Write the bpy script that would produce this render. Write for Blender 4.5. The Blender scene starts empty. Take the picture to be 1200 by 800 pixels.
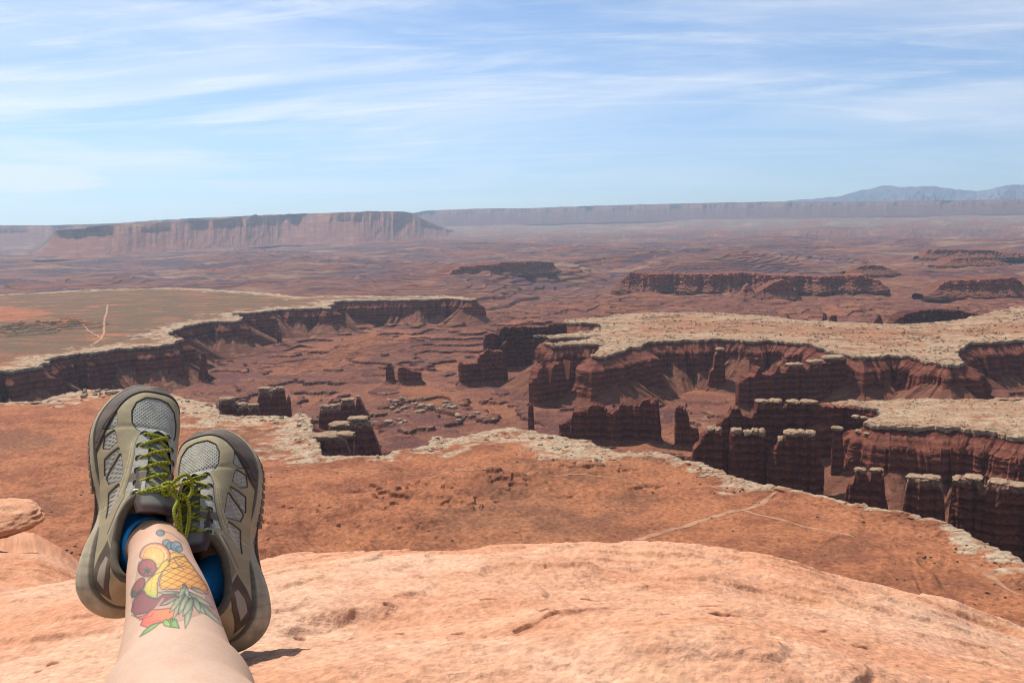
import bpy, math, random
import numpy as np
from mathutils import Vector, Matrix

random.seed(7)
RNG = np.random.default_rng(11)
SC = bpy.context.scene
COL = SC.collection
rad = math.radians

# ------------------------------------------------------------------ camera
F_PX, PW, PH = 1080.0, 1200.0, 800.0
PITCH, ROLL = rad(7.75), rad(1.3)
_f = np.array([0, math.cos(PITCH), -math.sin(PITCH)])
_u = np.array([0, math.sin(PITCH), math.cos(PITCH)])
_r = np.array([1.0, 0, 0])
CR = _r * math.cos(ROLL) - _u * math.sin(ROLL)
CU = _u * math.cos(ROLL) + _r * math.sin(ROLL)
CF = _f


def ray(px, py):
    """Direction(s) in world space, scaled so that the component along the view axis is 1."""
    px = np.asarray(px, float); py = np.asarray(py, float)
    return (CF + np.multiply.outer((px - PW / 2) / F_PX, CR)
            + np.multiply.outer((PH / 2 - py) / F_PX, CU))


def at_z(px, py, z):
    d = ray(px, py)
    s = z / d[..., 2]
    return d * s[..., None]


def at_dist(px, py, dist):
    d = ray(px, py)
    return d / np.linalg.norm(d, axis=-1, keepdims=True) * np.asarray(dist)[..., None]


def project(P):
    """World point(s) -> measurement coordinates of the survey photograph."""
    P = np.asarray(P, float)
    d = P @ CF
    return PW / 2 + F_PX * (P @ CR) / d, PH / 2 - F_PX * (P @ CU) / d


cam_data = bpy.data.cameras.new('camera')
cam = bpy.data.objects.new('camera', cam_data)
COL.objects.link(cam)
cam_data.sensor_width = 36.0
cam_data.lens = 36.0 * F_PX / PW
cam_data.clip_start = 0.05
cam_data.clip_end = 200000.0
cam.matrix_world = Matrix(((CR[0], CU[0], -CF[0], 0), (CR[1], CU[1], -CF[1], 0),
                           (CR[2], CU[2], -CF[2], 0), (0, 0, 0, 1)))
SC.camera = cam

# ------------------------------------------------------------------ noise (numpy gradient noise)
_perm = RNG.permutation(256).astype(np.int32)
_perm = np.concatenate([_perm, _perm, _perm])
_ga = np.linspace(0, 2 * np.pi, 256, endpoint=False)
_G2 = np.stack([np.cos(_ga), np.sin(_ga)], 1).astype(np.float32)
_g3 = RNG.normal(size=(256, 3)); _g3 /= np.linalg.norm(_g3, axis=1, keepdims=True)
_G3 = _g3.astype(np.float32)


def noise2(x, y):
    x = np.asarray(x, np.float64); y = np.asarray(y, np.float64)
    xi = np.floor(x); yi = np.floor(y)
    xf = (x - xi).astype(np.float32); yf = (y - yi).astype(np.float32)
    X = xi.astype(np.int64) & 255; Y = yi.astype(np.int64) & 255
    u = xf * xf * xf * (xf * (xf * 6 - 15) + 10); v = yf * yf * yf * (yf * (yf * 6 - 15) + 10)
    def g(ix, iy, dx, dy):
        h = _perm[_perm[ix] + iy]
        return _G2[h, 0] * dx + _G2[h, 1] * dy
    X1 = (X + 1) & 255; Y1 = (Y + 1) & 255
    n00 = g(X, Y, xf, yf); n10 = g(X1, Y, xf - 1, yf)
    n01 = g(X, Y1, xf, yf - 1); n11 = g(X1, Y1, xf - 1, yf - 1)
    a = n00 + u * (n10 - n00); b = n01 + u * (n11 - n01)
    return (a + v * (b - a)) * 1.5


def noise3(x, y, z):
    x, y, z = np.broadcast_arrays(np.asarray(x, np.float64), np.asarray(y, np.float64), np.asarray(z, np.float64))
    xi = np.floor(x); yi = np.floor(y); zi = np.floor(z)
    xf = (x - xi).astype(np.float32); yf = (y - yi).astype(np.float32); zf = (z - zi).astype(np.float32)
    X = xi.astype(np.int64) & 255; Y = yi.astype(np.int64) & 255; Z = zi.astype(np.int64) & 255
    fd = lambda t: t * t * t * (t * (t * 6 - 15) + 10)
    u, v, w = fd(xf), fd(yf), fd(zf)
    def g(dx, dy, dz):
        h = _perm[_perm[_perm[(X + dx) & 255] + ((Y + dy) & 255)] + ((Z + dz) & 255)]
        return _G3[h, 0] * (xf - dx) + _G3[h, 1] * (yf - dy) + _G3[h, 2] * (zf - dz)
    l = lambda a, b, t: a + t * (b - a)
    return l(l(l(g(0, 0, 0), g(1, 0, 0), u), l(g(0, 1, 0), g(1, 1, 0), u), v),
             l(l(g(0, 0, 1), g(1, 0, 1), u), l(g(0, 1, 1), g(1, 1, 1), u), v), w) * 1.5


def fbm2(x, y, o=4, gain=0.5, lac=2.03):
    a, s, t = 1.0, 0.0, 0.0
    for i in range(o):
        s = s + a * noise2(x + 17.3 * i, y - 9.1 * i); t += a
        x = x * lac; y = y * lac; a *= gain
    return s / t * 1.3


def fbm3(x, y, z, o=4, gain=0.5, lac=2.03):
    a, s, t = 1.0, 0.0, 0.0
    for i in range(o):
        s = s + a * noise3(x + 17.3 * i, y - 9.1 * i, z + 3.7 * i); t += a
        x = x * lac; y = y * lac; z = z * lac; a *= gain
    return s / t * 1.3


def sstep(a, b, x):
    t = np.clip((x - a) / (b - a), 0, 1)
    return t * t * (3 - 2 * t)


def lerp(a, b, t):
    return a + (b - a) * t


def mixc(A, B, t):
    """Mix colour arrays (n,3) or (3,) by t (n,)."""
    return np.asarray(A) * (1 - t)[..., None] + np.asarray(B) * t[..., None]


def srgb(r, g, b):
    c = np.array([r, g, b], float) / 255.0
    return np.where(c <= 0.04045, c / 12.92, ((c + 0.055) / 1.055) ** 2.4)


ALB = 0.74      # overall level of the base colours


# ------------------------------------------------------------------ mesh and object helpers
def mesh_np(name, verts, quads=None, tris=None, cols=None, mat=None, smooth=False, uv=None):
    verts = np.ascontiguousarray(verts, np.float32)
    me = bpy.data.meshes.new(name)
    me.vertices.add(len(verts)); me.vertices.foreach_set('co', verts.ravel())
    nq = 0 if quads is None else len(quads); nt = 0 if tris is None else len(tris)
    loops = []
    if nq: loops.append(np.asarray(quads, np.int32).ravel())
    if nt: loops.append(np.asarray(tris, np.int32).ravel())
    loops = np.concatenate(loops)
    me.loops.add(len(loops)); me.loops.foreach_set('vertex_index', loops)
    me.polygons.add(nq + nt)
    st = np.concatenate([np.arange(nq) * 4, nq * 4 + np.arange(nt) * 3]).astype(np.int32)
    me.polygons.foreach_set('loop_start', st)
    me.polygons.foreach_set('use_smooth', np.full(nq + nt, smooth, dtype=bool))
    me.update(calc_edges=True)
    if cols is not None:
        at = me.attributes.new('albedo', 'FLOAT_COLOR', 'POINT')
        c4 = np.ones((len(verts), 4), np.float32); c4[:, :3] = np.clip(np.asarray(cols) * ALB, 0.003, 0.95)
        at.data.foreach_set('color', c4.ravel())
    if mat is not None:
        me.materials.append(mat)
    return me


def grid_quads(nr, nc, wrap=False, flip=False):
    i = np.arange(nr - 1)[:, None]; j = np.arange(nc if wrap else nc - 1)[None, :]
    j2 = (j + 1) % nc
    q = np.stack(np.broadcast_arrays(i * nc + j, i * nc + j2, (i + 1) * nc + j2, (i + 1) * nc + j), -1).reshape(-1, 4)
    return q[:, ::-1] if flip else q


def link(name, me, parent=None, label=None, cat=None, group=None, kind=None, loc=None):
    o = bpy.data.objects.new(name, me)
    COL.objects.link(o)
    if parent is not None: o.parent = parent
    if loc is not None: o.location = loc
    if label: o['label'] = label
    if cat: o['category'] = cat
    if group: o['group'] = group
    if kind: o['kind'] = kind
    return o


def thing(name, label, cat, loc=(0, 0, 0), group=None):
    o = link(name, None, None, label, cat, group, loc=loc)
    o.empty_display_size = 0.1
    return o


class Soup:
    """Collects vertices, faces and colours for one mesh."""
    def __init__(self):
        self.v, self.q, self.t, self.c, self.n = [], [], [], [], 0

    def add(self, v, q=None, t=None, c=None):
        v = np.asarray(v, float)
        if q is not None and len(q): self.q.append(np.asarray(q) + self.n)
        if t is not None and len(t): self.t.append(np.asarray(t) + self.n)
        if c is not None: self.c.append(np.broadcast_to(np.asarray(c, float), (len(v), 3)))
        self.v.append(v); self.n += len(v)

    def mesh(self, name, mat, smooth=False):
        return mesh_np(name, np.concatenate(self.v), np.concatenate(self.q) if self.q else None,
                       np.concatenate(self.t) if self.t else None,
                       np.concatenate(self.c) if self.c else None, mat, smooth)


# ------------------------------------------------------------------ materials
def nodes_of(m):
    m.use_nodes = True
    return m.node_tree.nodes, m.node_tree.links, m.node_tree.nodes['Principled BSDF']


def mat_albedo(name, rough=0.9, scale=1.0, amount=0.25, bump=0.0, bump_scale=1.0, bump_dist=1.0, spec=0.2,
               zstretch=1.0, detail=6.0, sss=0.0):
    """Rock, skin and cloth: base colour from the 'albedo' attribute, broken up by fine noise, plus bump."""
    m = bpy.data.materials.new(name)
    N, L, b = nodes_of(m)
    b.inputs['Roughness'].default_value = rough
    b.inputs['Specular IOR Level'].default_value = spec
    at = N.new('ShaderNodeAttribute'); at.attribute_name = 'albedo'
    geo = N.new('ShaderNodeNewGeometry')
    mp = N.new('ShaderNodeVectorMath'); mp.operation = 'MULTIPLY'
    mp.inputs[1].default_value = (1, 1, zstretch)
    L.new(geo.outputs['Position'], mp.inputs[0])
    col = at.outputs['Color']
    if amount > 0:
        nz = N.new('ShaderNodeTexNoise'); nz.inputs['Scale'].default_value = scale
        nz.inputs['Detail'].default_value = detail; nz.inputs['Roughness'].default_value = 0.65
        L.new(mp.outputs[0], nz.inputs['Vector'])
        mr = N.new('ShaderNodeMapRange')
        mr.inputs['From Min'].default_value = 0.28; mr.inputs['From Max'].default_value = 0.72
        mr.inputs['To Min'].default_value = 1 - amount; mr.inputs['To Max'].default_value = 1 + amount
        L.new(nz.outputs['Fac'], mr.inputs['Value'])
        mx = N.new('ShaderNodeVectorMath'); mx.operation = 'SCALE'
        L.new(col, mx.inputs[0]); L.new(mr.outputs[0], mx.inputs['Scale'])
        col = mx.outputs[0]
    L.new(col, b.inputs['Base Color'])
    if bump > 0:
        n2 = N.new('ShaderNodeTexNoise'); n2.inputs['Scale'].default_value = bump_scale
        n2.inputs['Detail'].default_value = 8; n2.inputs['Roughness'].default_value = 0.6
        L.new(mp.outputs[0], n2.inputs['Vector'])
        bp = N.new('ShaderNodeBump'); bp.inputs['Strength'].default_value = bump
        bp.inputs['Distance'].default_value = bump_dist
        L.new(n2.outputs['Fac'], bp.inputs['Height']); L.new(bp.outputs[0], b.inputs['Normal'])
    if sss > 0:
        b.inputs['Subsurface Weight'].default_value = sss
        b.inputs['Subsurface Radius'].default_value = (0.012, 0.005, 0.003)
        b.inputs['Subsurface Scale'].default_value = 0.5
    return m


def mat_plain(name, c, rough=0.7, metal=0.0, spec=0.3, scale=200.0, amount=0.15, bump=0.0, bump_scale=400.0, bump_dist=0.001):
    m = bpy.data.materials.new(name)
    N, L, b = nodes_of(m)
    b.inputs['Roughness'].default_value = rough; b.inputs['Metallic'].default_value = metal
    b.inputs['Specular IOR Level'].default_value = spec
    tc = N.new('ShaderNodeTexCoord')
    nz = N.new('ShaderNodeTexNoise'); nz.inputs['Scale'].default_value = scale; nz.inputs['Detail'].default_value = 4
    L.new(tc.outputs['Object'], nz.inputs['Vector'])
    rp = N.new('ShaderNodeValToRGB')
    c = np.asarray(c, float) * ALB
    rp.color_ramp.elements[0].position = 0.3; rp.color_ramp.elements[1].position = 0.7
    rp.color_ramp.elements[0].color = (*(c * (1 - amount)), 1); rp.color_ramp.elements[1].color = (*np.clip(c * (1 + amount), 0, 1), 1)
    L.new(nz.outputs['Fac'], rp.inputs[0]); L.new(rp.outputs[0], b.inputs['Base Color'])
    if bump > 0:
        n2 = N.new('ShaderNodeTexNoise'); n2.inputs['Scale'].default_value = bump_scale; n2.inputs['Detail'].default_value = 5
        L.new(tc.outputs['Object'], n2.inputs['Vector'])
        bp = N.new('ShaderNodeBump'); bp.inputs['Strength'].default_value = bump; bp.inputs['Distance'].default_value = bump_dist
        L.new(n2.outputs['Fac'], bp.inputs['Height']); L.new(bp.outputs[0], b.inputs['Normal'])
    return m


M_TERRAIN = mat_albedo('desert_ground', 0.95, 0.16, 0.38, 0.5, 0.14, 3.0, 0.05, detail=8)
M_CLIFF = mat_albedo('layered_sandstone', 0.95, 0.12, 0.32, 0.85, 0.22, 3.0, 0.05, zstretch=3.5)
M_SLICK = mat_albedo('pale_slickrock', 0.9, 120.0, 0.20, 0.75, 130.0, 0.006, 0.15, detail=8)
# ------------------------------------------------------------------ sun, sky, haze
SKY_TINT = (0.70, 0.89, 1.10)
SUN_EL, SUN_AZ = rad(55), rad(-42)     # azimuth from the view direction (+Y), negative = towards -X
sun_dir = Vector((math.sin(SUN_AZ) * math.cos(SUN_EL), math.cos(SUN_AZ) * math.cos(SUN_EL), math.sin(SUN_EL)))
sd = bpy.data.lights.new('sun', 'SUN'); sd.energy = 5.0; sd.angle = rad(0.53); sd.color = (1.0, 0.95, 0.87)
so = bpy.data.objects.new('sun', sd); COL.objects.link(so)
so.rotation_euler = (-sun_dir).to_track_quat('-Z', 'Y').to_euler()

world = bpy.data.worlds.new('World'); SC.world = world; world.use_nodes = True
N, L = world.node_tree.nodes, world.node_tree.links
bg = N['Background']; bg.inputs['Strength'].default_value = 0.077
sky = N.new('ShaderNodeTexSky'); sky.sky_type = 'NISHITA'; sky.sun_disc = False
sky.sun_elevation = SUN_EL; sky.sun_rotation = SUN_AZ % (2 * math.pi)
sky.air_density = 1.0; sky.dust_density = 1.2; sky.ozone_density = 2.0; sky.altitude = 1800


def wmath(op, a, b=None, c=None):
    n = N.new('ShaderNodeMath'); n.operation = op
    for i, v in enumerate((a, b, c)):
        if v is None: continue
        if isinstance(v, (int, float)): n.inputs[i].default_value = v
        else: L.new(v, n.inputs[i])
    return n.outputs[0]


# high thin cirrus: noise on a cloud layer (direction divided by its height)
tc = N.new('ShaderNodeTexCoord')
sx = N.new('ShaderNodeSeparateXYZ'); L.new(tc.outputs['Generated'], sx.inputs[0])
zc = wmath('ADD', wmath('MAXIMUM', sx.outputs['Z'], 0.0), 0.07)
cx = wmath('DIVIDE', sx.outputs['X'], zc); cy = wmath('DIVIDE', sx.outputs['Y'], zc)
cb = N.new('ShaderNodeCombineXYZ'); L.new(cx, cb.inputs[0]); L.new(cy, cb.inputs[1])


def cloud(rot, scale, nscale, detail, dist, loc, lo, hi, rough=0.6):
    mp = N.new('ShaderNodeMapping'); mp.inputs['Rotation'].default_value = (0, 0, rad(rot))
    mp.inputs['Scale'].default_value = scale; mp.inputs['Location'].default_value = loc
    L.new(cb.outputs[0], mp.inputs[0])
    nz = N.new('ShaderNodeTexNoise'); nz.inputs['Scale'].default_value = nscale
    nz.inputs['Detail'].default_value = detail; nz.inputs['Roughness'].default_value = rough
    nz.inputs['Distortion'].default_value = dist
    L.new(mp.outputs[0], nz.inputs['Vector'])
    mr = N.new('ShaderNodeMapRange'); mr.interpolation_type = 'SMOOTHSTEP'
    mr.inputs['From Min'].default_value = lo; mr.inputs['From Max'].default_value = hi
    L.new(nz.outputs['Fac'], mr.inputs['Value'])
    return mr.outputs[0]


veil = cloud(24, (0.75, 1.0, 1), 0.42, 7, 0.9, (3.1, 1.7, 0), 0.38, 0.68)
wisp = cloud(34, (0.45, 1.5, 1), 1.0, 12, 1.8, (0.4, 5.2, 0), 0.44, 0.76, 0.70)
side = N.new('ShaderNodeMapRange'); side.inputs['From Min'].default_value = -0.45; side.inputs['From Max'].default_value = 0.5
side.inputs['To Min'].default_value = 1.35; side.inputs['To Max'].default_value = 0.72
L.new(sx.outputs['X'], side.inputs['Value'])
cov = wmath('MULTIPLY', wmath('ADD', wmath('MULTIPLY', veil, 0.78), wmath('MULTIPLY', wisp, 0.60)), side.outputs[0])
lowf = N.new('ShaderNodeMapRange'); lowf.inputs['From Min'].default_value = 0.0; lowf.inputs['From Max'].default_value = 0.10
L.new(sx.outputs['Z'], lowf.inputs['Value'])
cov = wmath('MULTIPLY', cov, lowf.outputs[0])
# one small bright lens of cloud low on the left
_d = ray(38.0, 209.0); _u0, _w0 = _d[0] / _d[1], _d[2] / _d[1]
yy_ = wmath('MAXIMUM', sx.outputs['Y'], 0.01)
du_ = wmath('DIVIDE', wmath('SUBTRACT', wmath('DIVIDE', sx.outputs['X'], yy_), float(_u0)), 0.085)
dw_ = wmath('DIVIDE', wmath('SUBTRACT', wmath('SUBTRACT', wmath('DIVIDE', sx.outputs['Z'], yy_), float(_w0)), wmath('MULTIPLY', du_, -0.004)), 0.017)
lens = wmath('SUBTRACT', 1.0, wmath('ADD', wmath('MULTIPLY', du_, du_), wmath('MULTIPLY', dw_, dw_)))
lens = wmath('MULTIPLY', wmath('MAXIMUM', lens, 0.0), wmath('ADD', 0.95, wmath('MULTIPLY', wisp, 0.6)))
cov = wmath('MINIMUM', wmath('ADD', cov, lens), 0.92)
mixn = N.new('ShaderNodeMix'); mixn.data_type = 'RGBA'
hs = N.new('ShaderNodeMix'); hs.data_type = 'RGBA'; hs.blend_type = 'MULTIPLY'; hs.inputs['Factor'].default_value = 1.0
hs.inputs['B'].default_value = (SKY_TINT[0], SKY_TINT[1], SKY_TINT[2], 1) if 'SKY_TINT' in globals() else (1, 1, 1, 1)
L.new(sky.outputs[0], hs.inputs['A'])
L.new(cov, mixn.inputs['Factor']); L.new(hs.outputs['Result'], mixn.inputs['A'])
mixn.inputs['B'].default_value = (8.2, 8.5, 9.0, 1)
L.new(mixn.outputs['Result'], bg.inputs['Color'])

SC.view_settings.view_transform = 'Standard'
SC.view_settings.look = 'None'
SC.view_settings.exposure = 0.5
SC.view_settings.gamma = 1.0
SC.view_settings.use_curve_mapping = False
SC.cycles.max_bounces = 5
SC.cycles.diffuse_bounces = 2
SC.cycles.volume_bounces = 1
SC.cycles.use_denoising = True
SC.cycles.filter_width = 1.05
SC.cycles.use_adaptive_sampling = True
SC.cycles.adaptive_threshold = 0.02

# the air: one even volume round everything, sky outside it
HB = (-60000.0, 60000.0, -3000.0, 47000.0, -900.0, 4200.0)
hx = [(x, y, z) for x in HB[:2] for y in HB[2:4] for z in HB[4:]]
hm = bpy.data.materials.new('haze_air'); hm.use_nodes = True
hn = hm.node_tree.nodes; hn.remove(hn['Principled BSDF'])
pv = hn.new('ShaderNodeVolumePrincipled')
pv.inputs['Color'].default_value = (0.60, 0.79, 1.0, 1)
pv.inputs['Density'].default_value = 1.6e-5
pv.inputs['Anisotropy'].default_value = 0.35
hm.node_tree.links.new(pv.outputs[0], hn['Material Output'].inputs['Volume'])
hme = mesh_np('haze', hx, [(0, 1, 3, 2), (4, 6, 7, 5), (0, 4, 5, 1), (2, 3, 7, 6), (0, 2, 6, 4), (1, 5, 7, 3)], mat=hm)
link('haze', hme, kind='stuff')
# ------------------------------------------------------------------ canyon: bench outlines at the rim level
Z_BENCH, Z_FLOOR = -370.0, -492.0
RIM_NEAR = [(-260, 520), (-150, 486), (0, 471), (50, 470), (62, 463), (92, 457), (130, 455), (200, 462), (216, 468), (240, 470), (250, 472),
            (257, 487), (342, 488), (352, 484), (362, 488), (368, 515), (378, 533), (446, 534), (462, 528), (500, 523),
            (511, 512), (520, 514), (548, 510), (570, 503), (592, 501), (622, 504), (655, 510), (690, 518), (716, 529), (732, 532), (760, 530),
            (800, 538), (842, 550), (866, 560), (900, 566), (960, 578), (1020, 592), (1080, 604), (1120, 616), (1150, 632),
            (1168, 640), (1200, 656), (1350, 740)]
RIM_LEFT = [(-380, 500), (-200, 470), (-60, 446), (0, 434), (16, 433), (50, 429), (56, 421), (70, 417), (92, 412), (108, 414), (116, 410),
            (140, 408), (170, 405), (200, 402), (214, 398), (206, 393), (190, 391), (210, 384), (242, 377), (262, 376), (278, 375),
            (281, 371), (270, 367), (300, 365), (330, 362), (348, 361), (362, 361), (378, 360), (385, 361), (386, 356), (400, 352),
            (448, 351), (490, 351), (530, 349), (556, 351), (545, 347), (480, 347), (420, 346), (350, 348), (322, 344),
            (250, 339), (200, 337), (100, 340), (0, 345), (-200, 350), (-480, 352)]
RIM_MID = [(1400, 390), (1300, 394), (1200, 398), (1145, 402), (1120, 407), (1113, 412), (1126, 420), (1130, 424), (1112, 427), (1096, 424),
           (1075, 418), (1040, 416), (1010, 418), (985, 413), (950, 403), (905, 398), (870, 399), (850, 397), (800, 398), (770, 399),
           (752, 402), (745, 406), (733, 405), (736, 409), (718, 414), (697, 417), (700, 411), (712, 404), (700, 402), (645, 405), (643, 402),
           (690, 397), (702, 393), (646, 396), (644, 393), (690, 388), (712, 381), (696, 378), (662, 377), (662, 374),
           (712, 371), (720, 368), (780, 366), (840, 366), (900, 370), (940, 375), (1000, 378), (1060, 380), (1110, 377), (1140, 371),
           (1200, 357), (1320, 350), (1450, 352)]
RIM_RIGHT = [(1420, 555), (1300, 530), (1200, 512), (1185, 510), (1160, 505), (1120, 501), (1090, 498), (1046, 499), (1030, 497),
             (1013, 494), (1028, 486), (1033, 480), (1030, 477), (1012, 475), (985, 475), (966, 477), (955, 474), (985, 469), (1005, 469),
             (1060, 467), (1120, 468), (1200, 467), (1300, 470), (1420, 474)]


def rim_world(pl, tail=None):
    p = np.array(pl, float)
    P = at_z(p[:, 0], p[:, 1], Z_BENCH)[:, :2]
    if tail is not None: P = np.concatenate([P, np.array(tail, float)])
    return P


def densify(P, step_fn, closed=True):
    out = []
    n = len(P)
    for i in range(n if closed else n - 1):
        a, b = P[i], P[(i + 1) % n]
        d = np.hypot(*(b - a)); st = step_fn(0.5 * (a + b))
        k = max(1, int(d / st))
        t = np.arange(k) / k
        out.append(a + (b - a) * t[:, None])
    return np.concatenate(out)


def smooth_closed(P, k):
    w = np.ones(2 * k + 1) / (2 * k + 1)
    Q = np.concatenate([P[-k:], P, P[:k]])
    return np.stack([np.convolve(Q[:, i], w, 'valid') for i in range(2)], 1)


def normals2(P, k):
    S = smooth_closed(P, k) if k else P
    T = np.roll(S, -1, 0) - np.roll(S, 1, 0)
    T /= np.maximum(np.linalg.norm(T, axis=1, keepdims=True), 1e-6)
    return np.stack([T[:, 1], -T[:, 0]], 1)


def signed_area(P):
    x, y = P[:, 0], P[:, 1]
    return 0.5 * np.sum(x * np.roll(y, -1) - y * np.roll(x, -1))


def rim_step(m):
    d = math.hypot(m[0], m[1])
    az = abs(math.atan2(m[0], max(m[1], 1)))
    if az > 0.62 or m[1] < 400: return 25.0
    return float(np.clip(d * 0.00135, 1.6, 8))


RIMS = []
for nm, pl, tail, amp in (('near', RIM_NEAR, [(900, 200), (900, -400), (-1600, -400), (-1700, 600)], (7, 5.0)),
                          ('left', RIM_LEFT, None, (26, 11)), ('mid', RIM_MID, None, (18, 9)), ('right', RIM_RIGHT, None, (8, 6))):
    P = rim_world(pl, tail)
    if signed_area(P) < 0: P = P[::-1]           # counter-clockwise: outward normal on the right of travel
    D = densify(P, rim_step)
    D = smooth_closed(D, 2)
    nn = normals2(D, 6)
    rg = np.abs(fbm2(D[:, 0] / 30 + 7, D[:, 1] / 30, 3))
    off = fbm2(D[:, 0] / 90, D[:, 1] / 90, 2) * amp[0] + (0.35 - rg) * 1.6 * amp[1] + fbm2(D[:, 0] / 9, D[:, 1] / 9, 3) * 1.8
    off = lerp(off, np.round(off / 3.0) * 3.0, 0.7)          # joint-bounded blocks
    D = D + nn * off[:, None]
    RIMS.append((nm, D))

# distance field of the bench outlines on a 6 m raster
GX0, GX1, GY0, GY1, GS = -5200.0, 4600.0, -450.0, 7600.0, 6.0
gnx, gny = int((GX1 - GX0) / GS), int((GY1 - GY0) / GS)
seed_pts = np.concatenate([d for _, d in RIMS]); seed_id = np.concatenate([np.full(len(d), i) for i, (_, d) in enumerate(RIMS)])
# fill gaps of the coarse stretches
inside = np.zeros((gny, gnx), bool)
ys = GY0 + (np.arange(gny) + 0.5) * GS
for _, D in RIMS:
    A, B = D, np.roll(D, -1, 0)
    m = np.zeros((gny, gnx + 1), np.int32)
    ylo, yhi = np.minimum(A[:, 1], B[:, 1]), np.maximum(A[:, 1], B[:, 1])
    r0 = np.ceil((ylo - GY0) / GS - 0.5).astype(int); r1 = np.ceil((yhi - GY0) / GS - 0.5).astype(int)
    for k in range(len(A)):
        for r in range(max(r0[k], 0), min(r1[k], gny)):
            t = (ys[r] - A[k, 1]) / (B[k, 1] - A[k, 1])
            c = int(np.clip(math.ceil((A[k, 0] + t * (B[k, 0] - A[k, 0]) - GX0) / GS - 0.5), 0, gnx))
            m[r, c] += 1
    inside |= (np.cumsum(m, 1)[:, :gnx] % 2).astype(bool)
idx = np.full((gny, gnx), -1, np.int32)
ci = ((seed_pts[:, 0] - GX0) / GS).astype(int); ri = ((seed_pts[:, 1] - GY0) / GS).astype(int)
ok = (ci >= 0) & (ci < gnx) & (ri >= 0) & (ri < gny)
idx[ri[ok], ci[ok]] = np.nonzero(ok)[0]
gxc = GX0 + (np.arange(gnx) + 0.5) * GS
GXX, GYY = np.meshgrid(gxc, ys)
GXX = GXX.astype(np.float32); GYY = GYY.astype(np.float32)
sp32 = seed_pts.astype(np.float32)
best = np.where(idx >= 0, np.hypot(GXX - sp32[idx, 0], GYY - sp32[idx, 1]), 1e9).astype(np.float32)
for st in (64, 32, 16, 8, 4, 2, 1, 1):
    nidx, nbest = idx.copy(), best.copy()
    for dy in (-st, 0, st):
        for dx in (-st, 0, st):
            if dx == 0 and dy == 0: continue
            ys0, ys1 = max(0, -dy), min(gny, gny - dy); xs0, xs1 = max(0, -dx), min(gnx, gnx - dx)
            src = idx[ys0 + dy:ys1 + dy, xs0 + dx:xs1 + dx]
            d = np.where(src >= 0, np.hypot(GXX[ys0:ys1, xs0:xs1] - sp32[src, 0], GYY[ys0:ys1, xs0:xs1] - sp32[src, 1]), 1e9)
            b = nbest[ys0:ys1, xs0:xs1]; upd = d < b
            b[upd] = d[upd]; nidx[ys0:ys1, xs0:xs1][upd] = src[upd]
    idx, best = nidx, nbest
best = np.minimum(best, 800)
SDF = np.where(inside, best, -best).astype(np.float32)
PID = np.where(idx >= 0, seed_id[idx], -1).astype(np.int8)


def sample_sd(x, y):
    fx = np.clip((x - GX0) / GS - 0.5, 0, gnx - 1.001); fy = np.clip((y - GY0) / GS - 0.5, 0, gny - 1.001)
    ix = fx.astype(int); iy = fy.astype(int); tx = fx - ix; ty = fy - iy
    s = (SDF[iy, ix] * (1 - tx) * (1 - ty) + SDF[iy, ix + 1] * tx * (1 - ty)
         + SDF[iy + 1, ix] * (1 - tx) * ty + SDF[iy + 1, ix + 1] * tx * ty)
    out = (x < GX0) | (x > GX1) | (y > GY1)
    return np.where(out, -800.0, s), np.where(out, -1, PID[iy, ix])


def terrace(n, step, sharp=0.9, flat=0.3):
    k = np.floor(n / step); f = n / step - k
    g = np.where(f < sharp, f / sharp * flat, flat + (f - sharp) / (1 - sharp) * (1 - flat))
    return step * (k + g)


RIDGE = at_z(np.array([285., 330, 400, 470, 540, 600, 650]), np.array([660., 640, 612, 592, 578, 565, 556]), Z_BENCH)[:, :2]
HILL = at_z(np.array([-200., -60, 40, 80]), np.array([405., 397, 388, 383]), Z_BENCH)[:, :2]


def dist_poly(x, y, P):
    d = np.full(np.shape(x), 1e9)
    for a, b in zip(P[:-1], P[1:]):
        ab = b - a; t = np.clip(((x - a[0]) * ab[0] + (y - a[1]) * ab[1]) / (ab @ ab), 0, 1)
        d = np.minimum(d, np.hypot(x - a[0] - t * ab[0], y - a[1] - t * ab[1]))
    return d


def gullies(x, y):
    w = fbm2(x / 150, y / 150, 3)
    g = np.abs(fbm2(x / 95 + 0.6 * w + 2, y / 230 + 0.4 * w, 3))
    return sstep(0.16, 0.0, g) * sstep(0.0, 0.45, fbm2(x / 260 + 8, y / 260, 2))


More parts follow.
